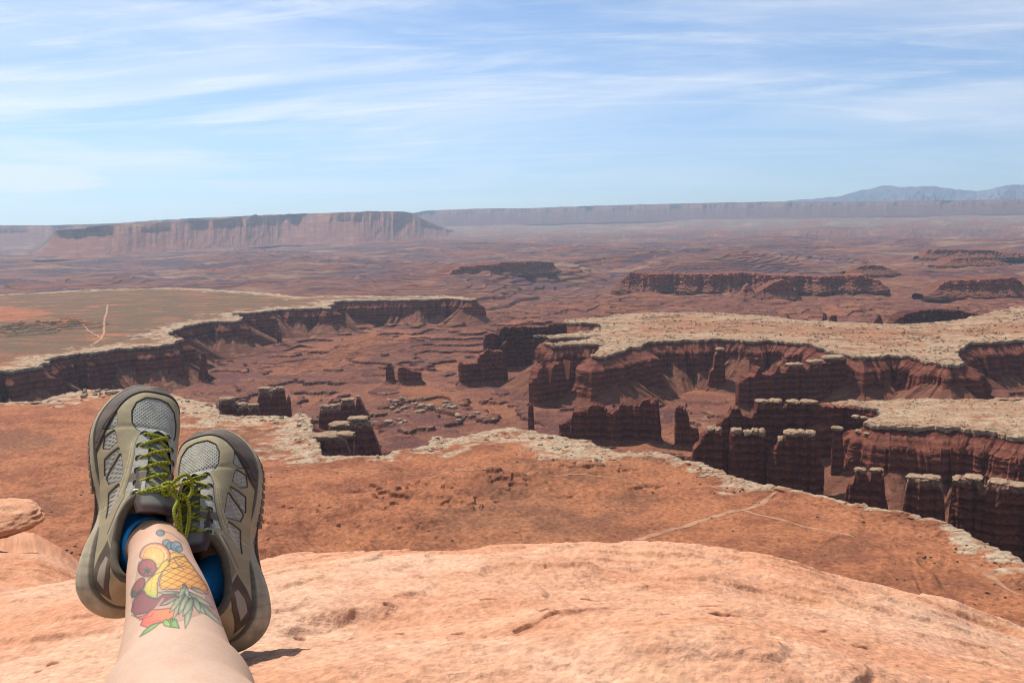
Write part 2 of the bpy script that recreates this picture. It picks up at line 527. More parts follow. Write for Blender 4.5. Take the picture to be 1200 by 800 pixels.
def bench_z(x, y, sd, pid):
    z = Z_BENCH + fbm2(x / 260, y / 260, 3) * 3.0
    rimw = 1 - sstep(20, 90, sd)
    n = fbm2(x / 45, y / 28, 4) * 5
    z = z + rimw * (terrace(n, 1.8, 0.8, 0.15) * 0.8)
    z = z * 1.0
    near = pid == 0
    # rubble hill at the foot of the viewpoint's cliff
    m = near & (np.hypot(x, y) < 1700)
    if np.any(m):
        xm, ym = x[m], y[m]
        d = dist_poly(xm, ym, RIDGE)
        up = np.exp(-(d / 130) ** 2)
        pm_ = sstep(-0.05, 0.4, fbm2(xm / 70 - 6, ym / 70, 3))
        add = up * (14 + 16 * fbm2(xm / 75 + ym / 160, ym / 110, 4))
        add = lerp(add + 1.2 * fbm2(xm / 12, ym / 12, 3) * up, terrace(add + 4 * fbm2(xm / 22, ym / 22, 3) * up, 5.5, 0.9, 0.15), 0.9 * pm_)
        rr = np.hypot(xm, ym)
        add = add + np.clip(700 - rr, 0, 700) * 0.18 - 2.2 * gullies(xm, ym) * sstep(15, 60, sd[m]) + 5 * fbm2(xm / 110 + 4, ym / 110, 3) * sstep(10, 80, sd[m])
        z[m] += add
    m = pid == 1
    if np.any(m):
        d = dist_poly(x[m], y[m], HILL)
        up = np.exp(-(d / 120) ** 2)
        add = up * (24 + 22 * fbm2(x[m] / 90, y[m] / 90, 4))
        z[m] += terrace(add, 6, 0.8, 0.3)
    # far faint terracing
    return z


def lipmask(n, step, w):
    f = n / step - np.floor(n / step)
    return sstep(w, 0.0, f)


def floor_z(x, y, want_lip=False):
    r = np.hypot(x, y)
    far = sstep(4000, 7500, r)
    n = fbm2(x / 1500 + 3.3, y / 1500, 4) * 34 + fbm2(x / 330, y / 330 + 5, 4) * lerp(28.0, 16.0, far)
    wx_ = fbm2(x / 240 + 31, y / 240, 3); n = n + (fbm2(x / 70 + wx_, y / 70 - wx_, 4) * 6.5 + 7 * wx_) * (1 - 0.85 * far)
    s1 = 12.5
    tb = sstep(-0.6, 0.05, fbm2(x / 420 + 13, y / 300, 3))
    z1 = lerp(0.8 * n, 0.80 * terrace(n, s1, 0.94, 0.25), tb) + 0.35 * terrace(n + 3, 4.4, 0.88, 0.2)
    lip = lipmask(n, s1, 0.16) * tb
    n2 = fbm2(x / 3000 - 7, y / 2200, 3, 0.42) * 150 + fbm2(x / 800, y / 400, 3, 0.36) * 12
    s2 = 13.0
    z2 = terrace(n2, s2, 0.92, 0.15)
    lip = lerp(lip, lipmask(n2, s2, 0.22), far)
    z = Z_FLOOR + lerp(z1 - 2.0, z2 * 0.9 + 12 + z1 * 0.05, far)
    mm = (r < 3600)
    if np.any(mm):
        k = np.zeros(int(mm.sum())); xm, ym = x[mm] if np.shape(x) == np.shape(mm) else np.broadcast_to(x, mm.shape)[mm], y[mm] if np.shape(y) == np.shape(mm) else np.broadcast_to(y, mm.shape)[mm]
        for fx, fy, fr_ in FLATS: k = np.maximum(k, np.exp(-(((xm - fx) ** 2 + (ym - fy) ** 2) / fr_ ** 2) ** 1.5))
        z[mm] = lerp(z[mm], Z_FLOOR - 3 + 0.12 * (z[mm] - Z_FLOOR), k)
    # river canyon winding away in the middle distance
    m = (r > 4000) & (r < 14000) & (np.abs(x) < 4000)
    if np.any(m):
        d = dist_poly(x[m] + 120 * fbm2(x[m] / 500, y[m] / 500, 3), y[m], RIVER)
        z[m] -= terrace(110 * (1 - sstep(60, 560, d)) + 14 * fbm2(x[m] / 300, y[m] / 300, 3), 36.0, 0.8, 0.45)
    far2 = sstep(15000, 32000, r)
    z = lerp(z, -290 + fbm2(x / 5000, y / 5000, 5, .6) * 110, far2)
    if want_lip: return z, lip * (1 - far2)
    return z


_fp = at_z(*np.array([(715., 518), (655, 468), (690, 462), (566, 450), (470, 449), (805, 526), (622, 508), (840, 575), (900, 578), (945, 580), (925, 476), (965, 474), (885, 477), (840, 456), (238, 447), (292, 413), (327, 404), (615, 430), (1010, 560), (1080, 560), (1150, 560)]).T, Z_FLOOR)
FLATS = [(p[0], p[1], 0.055 * math.hypot(p[0], p[1])) for p in _fp]
RIVER = at_z(np.array([430., 560, 640, 668, 640, 690, 735, 720]), np.array([362., 352, 345, 335, 327, 322, 318, 312]), Z_FLOOR)[:, :2]


def terrain_z(x, y, want_sd=False):
    sd, pid = sample_sd(x, y)
    zf, lip = floor_z(x, y, True)
    zb = bench_z(x, y, sd, pid)
    t = sstep(4, 8, sd)
    z = lerp(zf, zb, t)
    if want_sd: return z, sd, pid, t, lip
    return z


# ---- colours of the ground
C_ORANGE = np.array([0.375, 0.146, 0.070]); C_ORANGE2 = np.array([0.255, 0.093, 0.048]); C_PALE = np.array([0.45, 0.335, 0.225])
C_FLOOR = np.array([0.195, 0.078, 0.050]); C_FLOOR2 = np.array([0.125, 0.052, 0.043]); C_SCRUB = np.array([0.140, 0.098, 0.060])
C_TAN = np.array([0.37, 0.215, 0.125]); C_DARKRED = np.array([0.085, 0.030, 0.024]); C_PURPLE = np.array([0.115, 0.064, 0.074])


NEAR_PALE = (np.array([math.atan2(*(ray(a, 500)[:2])) for a in (-200, 0, 60, 110, 240, 345, 380, 440, 500, 580, 640, 720, 760, 850, 900, 1100, 1150, 1200, 1400)]),
             np.array([25., 28, 65, 110, 105, 85, 30, 22, 65, 105, 125, 105, 40, 55, 18, 11, 60, 25, 12]))


def ground_colour(x, y, z, sd, pid, t, slope, lip=None):
    n1 = fbm2(x / 140, y / 90, 4); n2 = fbm2(x / 22, y / 22, 4); n3 = fbm2(x / 420 + 9, y / 420, 3)
    streak = fbm2(x / 260 + n1 * 0.5, y / 34, 5)
    bench = mixc(C_ORANGE, C_ORANGE2, sstep(-0.35, 0.45, n1 + 0.5 * n2))
    # scrub greys the far parts of the left bench and the near bench in patches
    r = np.hypot(x, y)
    left = (pid == 1)
    sc = np.where(left, 0.92 * sstep(2500, 3300, r) * sstep(-0.6, 0.05, streak + 0.35 * n1), 0.0)
    sc = np.where(pid == 0, 0.26 * sstep(0.0, 0.45, n3 + 0.4 * n1), sc)
    sc = np.where(pid == 2, 0.5 * sstep(0.05, 0.5, n1 + 0.5 * n2), sc)
    bench = mixc(bench, C_TAN * 0.92, 0.55 * (pid >= 2))
    bench = mixc(bench, C_SCRUB, sc)
    # washes: thin pale lines
    wash = (1 - sstep(0.0, 0.03, np.abs(fbm2(x / 170 + 4 + 0.3 * n2, y / 420 + 2, 4)))) * sstep(-0.1, 0.35, fbm2(x / 180 - 5, y / 180, 2))
    bench = mixc(bench, C_TAN, 0.30 * wash * (pid == 0))
    n5 = fbm2(x / 5.5, y / 5.5, 3)
    bench = bench * (1 + 0.36 * n5)[..., None]
    gul = gullies(x, y) * (pid == 0)
    bench = mixc(bench, C_ORANGE2 * 0.9, 0.35 * gul)
    # pale rim rock, ragged inner edge
    wn = np.interp(np.arctan2(x, y), *NEAR_PALE)
    wid = np.select([pid == 0, pid == 1, pid == 2, pid == 3], [wn, 95.0, 200.0, 300.0], 60.0)
    wid = wid * (1 + 0.8 * np.clip(fbm2(x / 120 + 3, y / 120, 2), -0.7, 1))
    rag = sd / wid + 0.9 * fbm2(x / 42, y / 26, 4) + 0.45 * n2
    pale = 1 - sstep(0.45, 0.95, rag)
    crack = sstep(0.18, 0.5, fbm2(x / 13, y / 8 + 3, 4))
    pcol = mixc(mixc(C_PALE, C_TAN, sstep(-0.1, 0.5, n2)), C_ORANGE2, 0.55 * crack)
    pcol = np.where((pid >= 2)[..., None], mixc(pcol, C_TAN * 0.9, sstep(-0.4, 0.3, streak) * 0.75), pcol)
    pcol = mixc(pcol, C_ORANGE, 0.28 * sstep(0.0, 0.5, n1))
    bench = mixc(bench, pcol, pale)
    # basin floor, banded by height
    zz = z + 2.5 * n2
    band = np.sin(zz * 0.9) * 0.5 + np.sin(zz * 0.37 + 1.3) * 0.5
    fl = mixc(C_FLOOR, C_FLOOR2, sstep(-0.3, 0.7, band + 0.7 * n1 + 0.5 * n3))
    fl = mixc(fl, C_ORANGE * 0.9, 0.55 * sstep(0.0, 0.5, n3 - 0.3 * band))
    fl = mixc(fl, C_TAN, 0.35 * sstep(0.15, 0.6, streak) * sstep(-0.2, 0.4, n2))
    far = sstep(4500, 9000, r)
    nf = fbm2(x / 900, y / 500, 6, 0.6)
    f2 = mixc(mixc(C_FLOOR, C_PURPLE * 0.8, sstep(-0.35, 0.3, nf)), C_TAN * 0.9, 0.75 * sstep(0.12, 0.5, fbm2(x / 1300 + 5, y / 380, 6, 0.6)))  # purple of the distance haze mixed into the far floor's colour
    f2 = mixc(f2, np.array([0.22, 0.17, 0.10]), 0.7 * sstep(14000, 26000, r) * sstep(-0.3, 0.3, nf))
    fl = mixc(fl, f2, far)
    if lip is not None: fl = mixc(fl, C_TAN * 0.95, 0.62 * lip * sstep(-0.2, 0.35, fbm2(x / 120 + 2, y / 120, 4)))
    fl = fl * (1 + 0.28 * fbm2(x / 9, y / 9, 3))[..., None]
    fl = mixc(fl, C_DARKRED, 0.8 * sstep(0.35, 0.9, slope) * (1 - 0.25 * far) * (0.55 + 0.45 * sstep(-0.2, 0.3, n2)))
    # a strip of green along the river
    c = mixc(fl, bench, t)
    return c


def build_terrain():
    az = np.concatenate([np.linspace(-52, -33, 90, endpoint=False), np.linspace(-33, 33, 1350, endpoint=False), np.linspace(33, 52, 91)])
    az = np.radians(az)
    rs = [35.0]
    while rs[-1] < 70000:
        r = rs[-1]
        d = 0.8 * r * r / (440 * 920)
        if r < 600: d = 20
        elif r < 1000: d = min(max(d, 2.5), 4)
        elif r < 4300: d = min(max(d, 2.5), 4.2)
        elif r < 8500: d = min(d, 9)
        elif r < 16000: d = min(d, 22)
        else: d = max(80, d * 0.7)
        rs.append(r + d)
    rs = np.array(rs)
    nr, nc = len(rs), len(az)
    Vv = np.empty((nr, nc, 3), np.float32); Cc = np.empty((nr, nc, 3), np.float32)
    S, Cz = np.sin(az), np.cos(az)
    CH = 120
    for a in range(0, nr, CH):
        lo, hi = max(0, a - 1), min(nr, a + CH + 1)
        R = rs[lo:hi, None]
        x = R * S[None]; y = R * Cz[None]
        z, sd, pid, t, lip = terrain_z(x, y, True)
        gr = np.abs(np.gradient(z, axis=0) / np.maximum(np.gradient(np.broadcast_to(R, z.shape), axis=0), 0.1))
        ga = np.abs(np.gradient(z, axis=1) / np.maximum(R * np.gradient(az)[None], 0.1))
        c = ground_colour(x, y, z, sd, pid, t, np.hypot(gr, ga), lip)
        b = min(nr, a + CH)
        Vv[a:b, :, 0] = x[a - lo:b - lo]; Vv[a:b, :, 1] = y[a - lo:b - lo]; Vv[a:b, :, 2] = z[a - lo:b - lo]
        Cc[a:b] = c[a - lo:b - lo]
    me = mesh_np('canyon_terrain', Vv.reshape(-1, 3), grid_quads(nr, nc), cols=Cc.reshape(-1, 3), mat=M_TERRAIN, smooth=False)
    print('terrain', nr, nc)
    return link('canyon_terrain', me, kind='structure')


build_terrain()

# ------------------------------------------------------------------ cliffs below the rims
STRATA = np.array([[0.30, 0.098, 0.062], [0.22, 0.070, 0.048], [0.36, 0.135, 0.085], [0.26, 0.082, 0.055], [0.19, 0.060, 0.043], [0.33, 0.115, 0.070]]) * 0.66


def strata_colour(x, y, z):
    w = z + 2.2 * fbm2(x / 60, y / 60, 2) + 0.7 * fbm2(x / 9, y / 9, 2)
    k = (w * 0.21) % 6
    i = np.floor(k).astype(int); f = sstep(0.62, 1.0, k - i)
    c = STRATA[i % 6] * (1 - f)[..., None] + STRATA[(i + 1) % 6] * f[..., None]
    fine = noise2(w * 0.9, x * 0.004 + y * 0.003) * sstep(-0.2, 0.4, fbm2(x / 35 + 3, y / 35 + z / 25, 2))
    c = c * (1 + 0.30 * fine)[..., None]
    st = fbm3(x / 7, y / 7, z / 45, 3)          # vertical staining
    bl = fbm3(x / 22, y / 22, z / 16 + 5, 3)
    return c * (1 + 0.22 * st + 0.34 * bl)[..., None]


def ledges(h, x, y):
    """Outward growth of a wall with depth h below its top, in small steps."""
    w = h + 1.5 * fbm2(x / 30, y / 30, 2)
    s = 0
    for per, a in ((15.0, 3.4), (6.3, 1.3)):
        k = np.floor(w / per); f = w / per - k
        s = s + a * (k * 0.25 + sstep(0.75, 1.0, f) * 0.25 + 0.5 * noise2(k * 7.7 + 0.5, x / 40 + y / 57))
    return s


def build_cliff(nm, D):
    d0 = np.hypot(D[:, 0], D[:, 1]).mean()
    vstep = float(np.clip(d0 * 0.0013, 1.6, 4.0))
    if nm == 'near': vstep = 3.0
    hs = np.concatenate([[0, 0.6], np.arange(1.8, 60, vstep), np.arange(60, 150, vstep * 1.5)])
    n = len(D)
    k = max(3, int(14 / max(rim_step(D[n // 2]), 1)))
    nn = normals2(D, 7)
    x0, y0 = D[:, 0], D[:, 1]
    but = fbm2(x0 / 62 + 40, y0 / 62, 2)                       # buttresses and alcoves
    col = 0.45 - np.abs(fbm2(x0 / 26, y0 / 26, 2))             # pillars split by clefts
    sml = fbm2(x0 / 6, y0 / 6, 2)
    tal = 92 - 30 * fbm2(x0 / 110 + 11, y0 / 110, 3) + 42 * but    # depth at which the talus begins
    if nm == 'right': tal = 80 - 18 * fbm2(x0 / 90 + 11, y0 / 90, 2) + 34 * but
    if nm == 'mid': tal = 78 - 34 * fbm2(x0 / 120 + 11, y0 / 120, 2) + 44 * but
    if nm == 'left': tal = 82 - 95 * fbm2(x0 / 150 + 11, y0 / 150, 2) + 20 * but
    tal = np.clip(tal, 20 if nm == 'left' else 48, 120)
    capd = 7.5 + 3 * noise2(x0 / 35, y0 / 35)
    zt = bench_z(x0, y0, np.full(n, 3.0), np.full(n, ['near', 'left', 'mid', 'right'].index(nm)))
    rows, cols = [], []
    # strip of the bench top running inwards over the edge of the ground sheet
    for s_in, dz in ((16.0, -0.9), (9.0, 0.15), (4.0, 0.25)):
        sdv, _ = sample_sd(x0 - nn[:, 0] * s_in, y0 - nn[:, 1] * s_in)
        e = np.minimum(s_in, np.maximum(sdv, 1.0) + 0 * s_in) * (s_in / 16.0) ** 0.15
        e = np.minimum(e, s_in)
        X = x0 - nn[:, 0] * e; Y = y0 - nn[:, 1] * e
        rows.append(np.stack([X, Y, zt + dz], 1))
        pidv = np.full(n, ['near', 'left', 'mid', 'right'].index(nm))
        cc = ground_colour(X, Y, zt, e, pidv, np.ones(n), np.zeros(n))
        cols.append(cc)
    for h in hs:
        H = np.full(n, h)
        o = np.zeros(n)
        o += 1.2 * (1 - np.exp(-h / 0.8)) + 1.4 * noise2(x0 / 6 + 3, y0 / 6 + h / 9)                 # rounded, blocky cap
        under = sstep(-1, 1.2, H - capd)
        o -= under * 2.6
        slope_in = np.clip((H - capd - 2) / 20, 0, 1)
        bq = lerp(but, np.round(but * 5) / 5, 0.7)
        o += slope_in * ((16 if nm in ('right', 'mid') else 5) + 20 * np.clip(bq + 0.3, 0, 1.4))
        low = np.clip((H - capd - 16) / 12, 0, 1)
        wob = 0.35 * noise2(x0 / 40 + 3, y0 / 40 + h / 30)
        jb = but * 14 + col * 18 + 4 * wob
        jb = lerp(jb, np.round(jb / 6.0) * 6.0, 0.75)
        o += low * (jb + sml * 2.2) + under * ledges(H, x0, y0) * 1.5
        o += 0.05 * np.clip(H - 25, 0, 200)
        td = np.clip(H - tal, 0, 200)
        rough_t = fbm2(x0 / 14, y0 / 14 + h / 20, 3)
        o += td * 1.45 + (td > 0) * rough_t * 2.5
        o += 0.9 * noise3(x0 / 5, y0 / 5, H / 5)
        X = x0 + nn[:, 0] * o; Y = y0 + nn[:, 1] * o; Z = zt - H
        rows.append(np.stack([X, Y, Z], 1))
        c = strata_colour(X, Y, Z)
        cap = 1 - sstep(-0.6, 0.8, H - capd + 1.5 * noise2(x0 / 9, y0 / 9))
        capc = mixc(C_PALE * 0.9, C_TAN * 0.8, sstep(-0.2, 0.4, fbm2(X / 8, Z / 2 + Y / 8, 3)))
        c = mixc(c, capc, cap)
        tc_ = mixc(C_FLOOR, C_TAN, 0.75 * sstep(0.12, 0.5, fbm2(X / 9, Y / 9, 4)))
        if nm == 'mid' or nm == 'right': tc_ = mixc(tc_, C_FLOOR * 0.85, 0.5 + 0 * H)
        c = mixc(c, tc_, sstep(0, 3, td))
        ls = slope_in * (1 - low) * sstep(-0.1, 0.4, fbm2(X / 16, Y / 16, 3))
        c = mixc(c, mixc(C_FLOOR, C_TAN, 0.6 * sstep(0, 0.5, fbm2(X / 5, Y / 5, 3))), 0.6 * ls)
        cols.append(c)
    V = np.stack(rows); C = np.stack(cols)
    me = mesh_np('cliff', V.reshape(-1, 3), grid_quads(V.shape[0], n, wrap=True, flip=True), cols=C.reshape(-1, 3), mat=M_CLIFF)
    print('cliff', nm, V.shape)
    link('cliff', me, kind='structure')


for nm, D in RIMS:
    build_cliff(nm, D)
# ------------------------------------------------------------------ free-standing fins, spires and buttes
def ang_down(px, py):
    d = ray(px, py)
    return -d[..., 2] / np.hypot(d[..., 0], d[..., 1])


def plane_hit(px, py, A, Bv):
    """Intersection of pixel rays with the vertical plane through A,B: (metres along AB, height)."""
    d = ray(px, py)
    ab = Bv - A; W = np.hypot(*ab); e = ab / W; nrm = np.array([-e[1], e[0]])
    s = (A @ nrm) / (d[..., :2] @ nrm)
    P = d * s[..., None]
    return (P[..., :2] - A) @ e, P[..., 2]


def capstone_mesh(w, h, dep, seed, mat, tone=1.0):
    nu, nv = 30, 14
    u = np.linspace(0, 2 * np.pi, nu, endpoint=False)[None, :]; v = np.linspace(-np.pi / 2, np.pi / 2, nv)[:, None]
    p = lambda a, e: np.sign(a) * np.abs(a) ** e
    x = p(np.cos(v), 0.42) * p(np.cos(u), 0.62); y = p(np.cos(v), 0.42) * p(np.sin(u), 0.62); z = p(np.sin(v), 0.62) + 0 * u
    n = fbm3(x * 1.6 + seed * 3.1, y * 1.6, z * 0.9 + seed, 4, 0.6)
    k = 1 + 0.38 * n - 0.10 * sstep(0.3, -1, z)
    z2 = z * (1 + 0.45 * noise3(x * 1.7 + seed, y * 1.7, 0)) 
    V = np.stack([x * k * w / 2, y * k * dep / 2, z2 * h / 2], -1).reshape(-1, 3)
    c = mixc(C_PALE * tone, C_TAN * tone, sstep(-0.45, 0.3, fbm3(V[:, 0] / 3 + seed, V[:, 1] / 3, V[:, 2] / 1.2, 3)))
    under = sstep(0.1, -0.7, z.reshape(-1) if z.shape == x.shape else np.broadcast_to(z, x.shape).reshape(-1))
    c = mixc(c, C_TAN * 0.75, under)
    return mesh_np('capstone', V, grid_quads(nv, nu, wrap=True), cols=c, mat=mat)


_seed = [0]


def fin(name, label, cat, crest, base=None, ztop=None, base_z=None, thick=None, skew=0.0, caps=(), group=None,
        tone=1.0, kind=None, talus=6.0, flute=1.0, pale=0.0):
    _seed[0] += 1; sd_ = _seed[0] * 13.7
    C = np.array(crest, float)
    bz = Z_FLOOR if base_z is None else base_z
    if ztop is not None:
        i = int(np.argmin(C[:, 1]))
        D = -ztop / ang_down(C[i, 0], C[i, 1])
        A = ray(C[0, 0], 400)[:2]; Bv = ray(C[-1, 0], 400)[:2]
        A = A / np.hypot(*A) * D * (1 - skew); Bv = Bv / np.hypot(*Bv) * D * (1 + skew)
    else:
        P = at_z(np.array([base[0], base[2]]), np.array([base[1], base[3]]), bz)
        A, Bv = P[0, :2], P[1, :2]
    W = np.hypot(*(Bv - A)); e = (Bv - A) / W; nrm = np.array([e[1], -e[0]])
    if nrm @ A > 0: nrm = -nrm                       # faces the viewer
    ts, zs = plane_hit(C[:, 0], C[:, 1], A, Bv)
    o = np.argsort(ts, kind='stable'); ts, zs = ts[o], zs[o]
    d = np.hypot(*(0.5 * (A + Bv)))
    if ztop is not None: talus = -30.0; bz = min(bz, -480.0)
    Hmax = zs.max() - bz
    if thick is None: thick = float(np.clip(0.4 * W, 12, 42))
    t0, t1 = ts[0], ts[-1]
    n = int(np.clip((t1 - t0) / (d * 0.00065), 18, 520))
    t = np.linspace(t0, t1, n)
    Ht = np.interp(t, ts, zs)
    Ht = Ht + 0.03 * Hmax * noise2(t / (0.02 * Hmax + 3) + sd_, 0.3) - 0.02 * Hmax * np.abs(noise2(t / 5 + sd_, 9.3))
    m1 = int(np.clip(Hmax / (d * 0.0009), 8, 110)); m2 = max(5, m1 // 3)
    fr = np.concatenate([np.linspace(0, 1, m1), [1, 1, 1], np.linspace(1, 0, m2)])
    sg = np.concatenate([np.ones(m1), [0.45, 0, -0.45], -np.ones(m2)])
    bot = bz - 14.0
    endd = np.minimum(t - t0, t1 - t); er = thick * 0.5
    end = np.sqrt(np.clip(1 - np.clip((er - endd) / er, 0, 1) ** 2, 0.0, 1)) * 0.94 + 0.06
    T, FR = np.meshgrid(t, fr, indexing='ij'); SG = np.broadcast_to(sg, T.shape)
    Z = bot + FR * (Ht[:, None] - bot)
    wx = A[0] + e[0] * T; wy = A[1] + e[1] * T
    s7 = 7.0 * flute if Hmax > 40 else 3.5
    ta_ = min(thick, 50.0 + (thick - 50) * 0.25) if thick > 50 else thick
    fl = (0.42 - np.abs(fbm2(T / (s7 * 2.2) + sd_ + SG * 5, 0.4, 2))) * ta_ * 0.30 + fbm2(T / (s7 * 5) + sd_ - SG * 3, 7.7, 2) * ta_ * 0.24
    hh = Z - bz
    hd = Ht[:, None] - Z
    led = noise2(np.floor(Z / 6.5 + 0.4 * noise2(T / 20 + sd_, 1.0)) * 3.3 + 0.5, T / 30 + sd_) * 0.05 * thick \
        + noise2(np.floor(Z / 2.6) * 5.1 + 0.5, T / 14 + sd_) * 0.028 * thick
    half = thick * 0.5 * (1.04 - 0.17 * np.clip(hh / Hmax, 0, 1.1) ** 1.3) + fl - 0.08 * thick + led
    half = half + 0.06 * ta_ * noise3(T / 5, Z / 6, sd_ + SG)
    if thick > 100: half = half + fbm2(T / (s7 * 10) + sd_ + SG * 9, 2.2, 2) * thick * 0.28
    half = np.maximum(half, thick * 0.10) * end[:, None]
    half = half + np.clip(talus - hh, 0, 40) * 1.35 * (hh < talus)
    off = half * SG
    along = T + 0.04 * ta_ * noise3(T / 6 + 5, Z / 7, sd_) + np.clip(talus - hh, 0, 40) * 1.0 * np.where(T - t0 < (t1 - t0) / 2, -1, 1) * (1 - end[:, None])
    X = A[0] + e[0] * along + nrm[0] * off; Y = A[1] + e[1] * along + nrm[1] * off
    V = np.stack([X, Y, Z], -1)
    # close both ends with the mean of the first/last section
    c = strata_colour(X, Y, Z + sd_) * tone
    foot = sstep(2, -2, hh - talus)
    c = mixc(c, np.broadcast_to(C_FLOOR, c.shape), foot)
    if thick > 100: c = mixc(c, np.broadcast_to(C_FLOOR * 0.9, c.shape), (np.abs(SG) < 0.9) * 1.0)
    if pale > 0:
        c = mixc(c, mixc(np.broadcast_to(C_PALE, c.shape), C_TAN, sstep(-0.3, 0.3, noise2(X / 6, Y / 6 + Z / 3))), pale * sstep(10, 3, hd + 3 * noise2(T / 5, 3.0)))
    loc = np.array([*(0.5 * (A + Bv)), bz])
    nr, nc = T.shape
    Vf = V.reshape(-1, 3) - loc
    q = grid_quads(nr, nc, flip=False)
    me = mesh_np(name, Vf, q, cols=c.reshape(-1, 3), mat=M_CLIFF)
    root = link(name, me, None, label, cat, group, kind, loc=loc)
    for k, (x0, x1, y0, y1) in enumerate(caps):
        tt, zz = plane_hit(np.array([x0, x1, (x0 + x1) / 2]), np.array([y0, y0, y1]), A, Bv)
        w = abs(tt[1] - tt[0]); h = abs(zz[0] - zz[2]) * (0.62 if pale > 0.6 else 0.85) + 1.0
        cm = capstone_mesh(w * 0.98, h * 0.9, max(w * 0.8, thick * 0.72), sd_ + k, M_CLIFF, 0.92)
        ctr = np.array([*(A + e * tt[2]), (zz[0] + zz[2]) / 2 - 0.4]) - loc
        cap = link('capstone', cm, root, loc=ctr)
        cap.rotation_euler = (0, 0, math.atan2(e[1], e[0]))
    return root


# --- standing in the basin
fin('rock_spire', 'slim stub of red rock beside a squat block in the open basin', 'rock spire',
    [(452, 438), (453, 430), (454, 426), (457, 425.5), (459, 431), (461.5, 434), (462.5, 440)], (451, 447, 463, 447), thick=18)
fin('rock_block', 'squat red rock block with stepped top in the open basin', 'rock block',
    [(466, 438), (467, 431), (472, 429), (477, 431), (484, 434), (490, 435), (494, 437)], (465, 448, 495, 448), thick=26)
fin('rock_fin', 'massive red fin with a raised square crown right of the two stubs', 'rock fin',
    [(537, 428), (538, 424.5), (547, 425), (559, 424.5), (561, 416), (567, 411), (573, 408.5), (577, 411), (588, 410), (591, 414), (592, 425), (595, 435)],
    (536, 450, 596, 447), thick=42)
fin('rock_fin', 'red fin of upright fluted columns jutting from the pale plateau tip', 'rock fin',
    [(620.5, 450), (622, 442), (625, 440), (627.5, 431), (634, 428), (638, 431), (640, 446), (642, 446), (644, 429), (652, 424), (657, 426), (659.5, 444), (661.5, 444), (664, 422), (670, 424), (673, 436), (678, 440), (690, 440)],
    (620, 475, 692, 463), thick=32, flute=1.1, tone=1.15)
fin('rock_spire', 'lone thin dark needle rising behind the pale rim slabs', 'rock spire',
    [(618.6, 490), (619, 480), (620, 475), (622.5, 472), (625, 476), (625.8, 490)], (618.5, 507, 626, 507), thick=11, talus=6)
fin('rock_fin', 'wide dark red fin with battlement crest standing alone in the basin', 'rock fin',
    [(655, 500), (656, 495), (660, 495), (667, 492.5), (671, 496), (672.5, 480), (685, 479), (694, 474), (697, 472.5), (706, 474), (712, 480), (717, 482.5),
     (726, 476), (727.5, 471.5), (737, 474), (750, 474), (754, 467.5), (761, 467.5), (765, 470), (767.5, 466.5), (771, 467.5), (773, 485), (775, 505)],
    (655, 516, 776, 519), thick=40, talus=9, tone=0.85)
fin('rock_fin', 'dark shark tooth fin just right of the battlement fin', 'rock fin',
    [(790.5, 482), (793, 477), (799, 476), (804, 480), (807, 490), (809, 500), (813, 502), (818, 500), (820, 512)], (790, 524, 821, 525), thick=26, talus=7, tone=0.85)
fin('rock_fin', 'dark tapering fin with two pale cap knobs, first of the capped row', 'rock fin',
    [(810, 540), (812, 524), (820, 517), (822, 510), (829, 504), (840, 504), (844.5, 506), (847, 515), (852, 525), (856, 535)], (808, 573, 858, 573), thick=30, tone=0.85,
    caps=[(828, 837, 499, 505.5), (836, 845.5, 499.5, 507)])
fin('rock_fin', 'dark columned fin under four pale cap knobs, middle of the capped row', 'rock fin',
    [(853, 540), (855, 510), (856, 505), (870, 508), (874, 508), (880, 509), (888, 508), (895, 510), (897, 520), (899, 535)], (852, 576, 900, 578), thick=32, tone=0.85,
    caps=[(856, 870, 500.5, 508), (870.5, 881, 503, 510), (880, 889, 501, 510), (888, 897, 501, 513)])
fin('rock_fin', 'broad dark fin with long pale cap slabs, right end of the capped row', 'rock fin',
    [(898, 545), (902, 525), (910, 524), (912, 515), (919, 511), (935, 511), (955, 511), (956, 522), (959, 535), (966, 546)], (898, 580, 968, 584), thick=38, tone=0.85,
    caps=[(918, 937, 502.5, 511.5), (934, 944, 502.5, 511.5), (943, 956, 503, 511.5), (911, 918.5, 510.5, 517)])
fin('rock_pillar', 'small lone pillar wearing a flat pale hat in front of the right mesa', 'rock pillar',
    [(974, 528), (976, 512), (977, 505), (985, 504), (987, 512), (989, 528)], ztop=-382, base_z=-425, thick=13, caps=[(973.5, 988.5, 498.5, 504.5)], talus=4, tone=0.85)
fin('rock_fin', 'long dark jagged fin with flat pale cap slabs tied to the right mesa', 'rock fin',
    [(839, 502), (840, 495), (852, 485), (857, 476), (865, 476), (869, 485), (879, 486), (885, 480), (886, 471), (900, 471), (902, 474), (915, 474), (918, 479),
     (922, 472), (935, 472), (958, 472), (975, 474), (1000, 476), (1012, 480)], (838, 551, 1014, 551), thick=36, tone=0.85,
    caps=[(885, 900.5, 467.5, 472.5), (901, 916, 466.8, 472.5), (922, 937, 467.8, 473.5), (937, 958.5, 468, 473.5)])
fin('rock_fin', 'dark columned fin with white slabs on its right end below the wide plateau', 'rock fin',
    [(862.5, 470), (864, 450), (866, 445), (872, 440), (880, 440), (882, 437), (886, 429), (889, 429), (890, 437), (897, 437), (905, 437), (908, 428), (910, 428), (911, 435), (917, 435),
     (920, 430), (922, 428.5), (940, 429), (941, 436), (947, 427), (965, 423), (980, 420), (990, 418)], (862, 478, 991, 472), thick=46, tone=0.9, flute=1.2,
    caps=[(921, 941, 424.8, 430), (946, 965, 421, 427), (964, 989, 416, 422.5)])
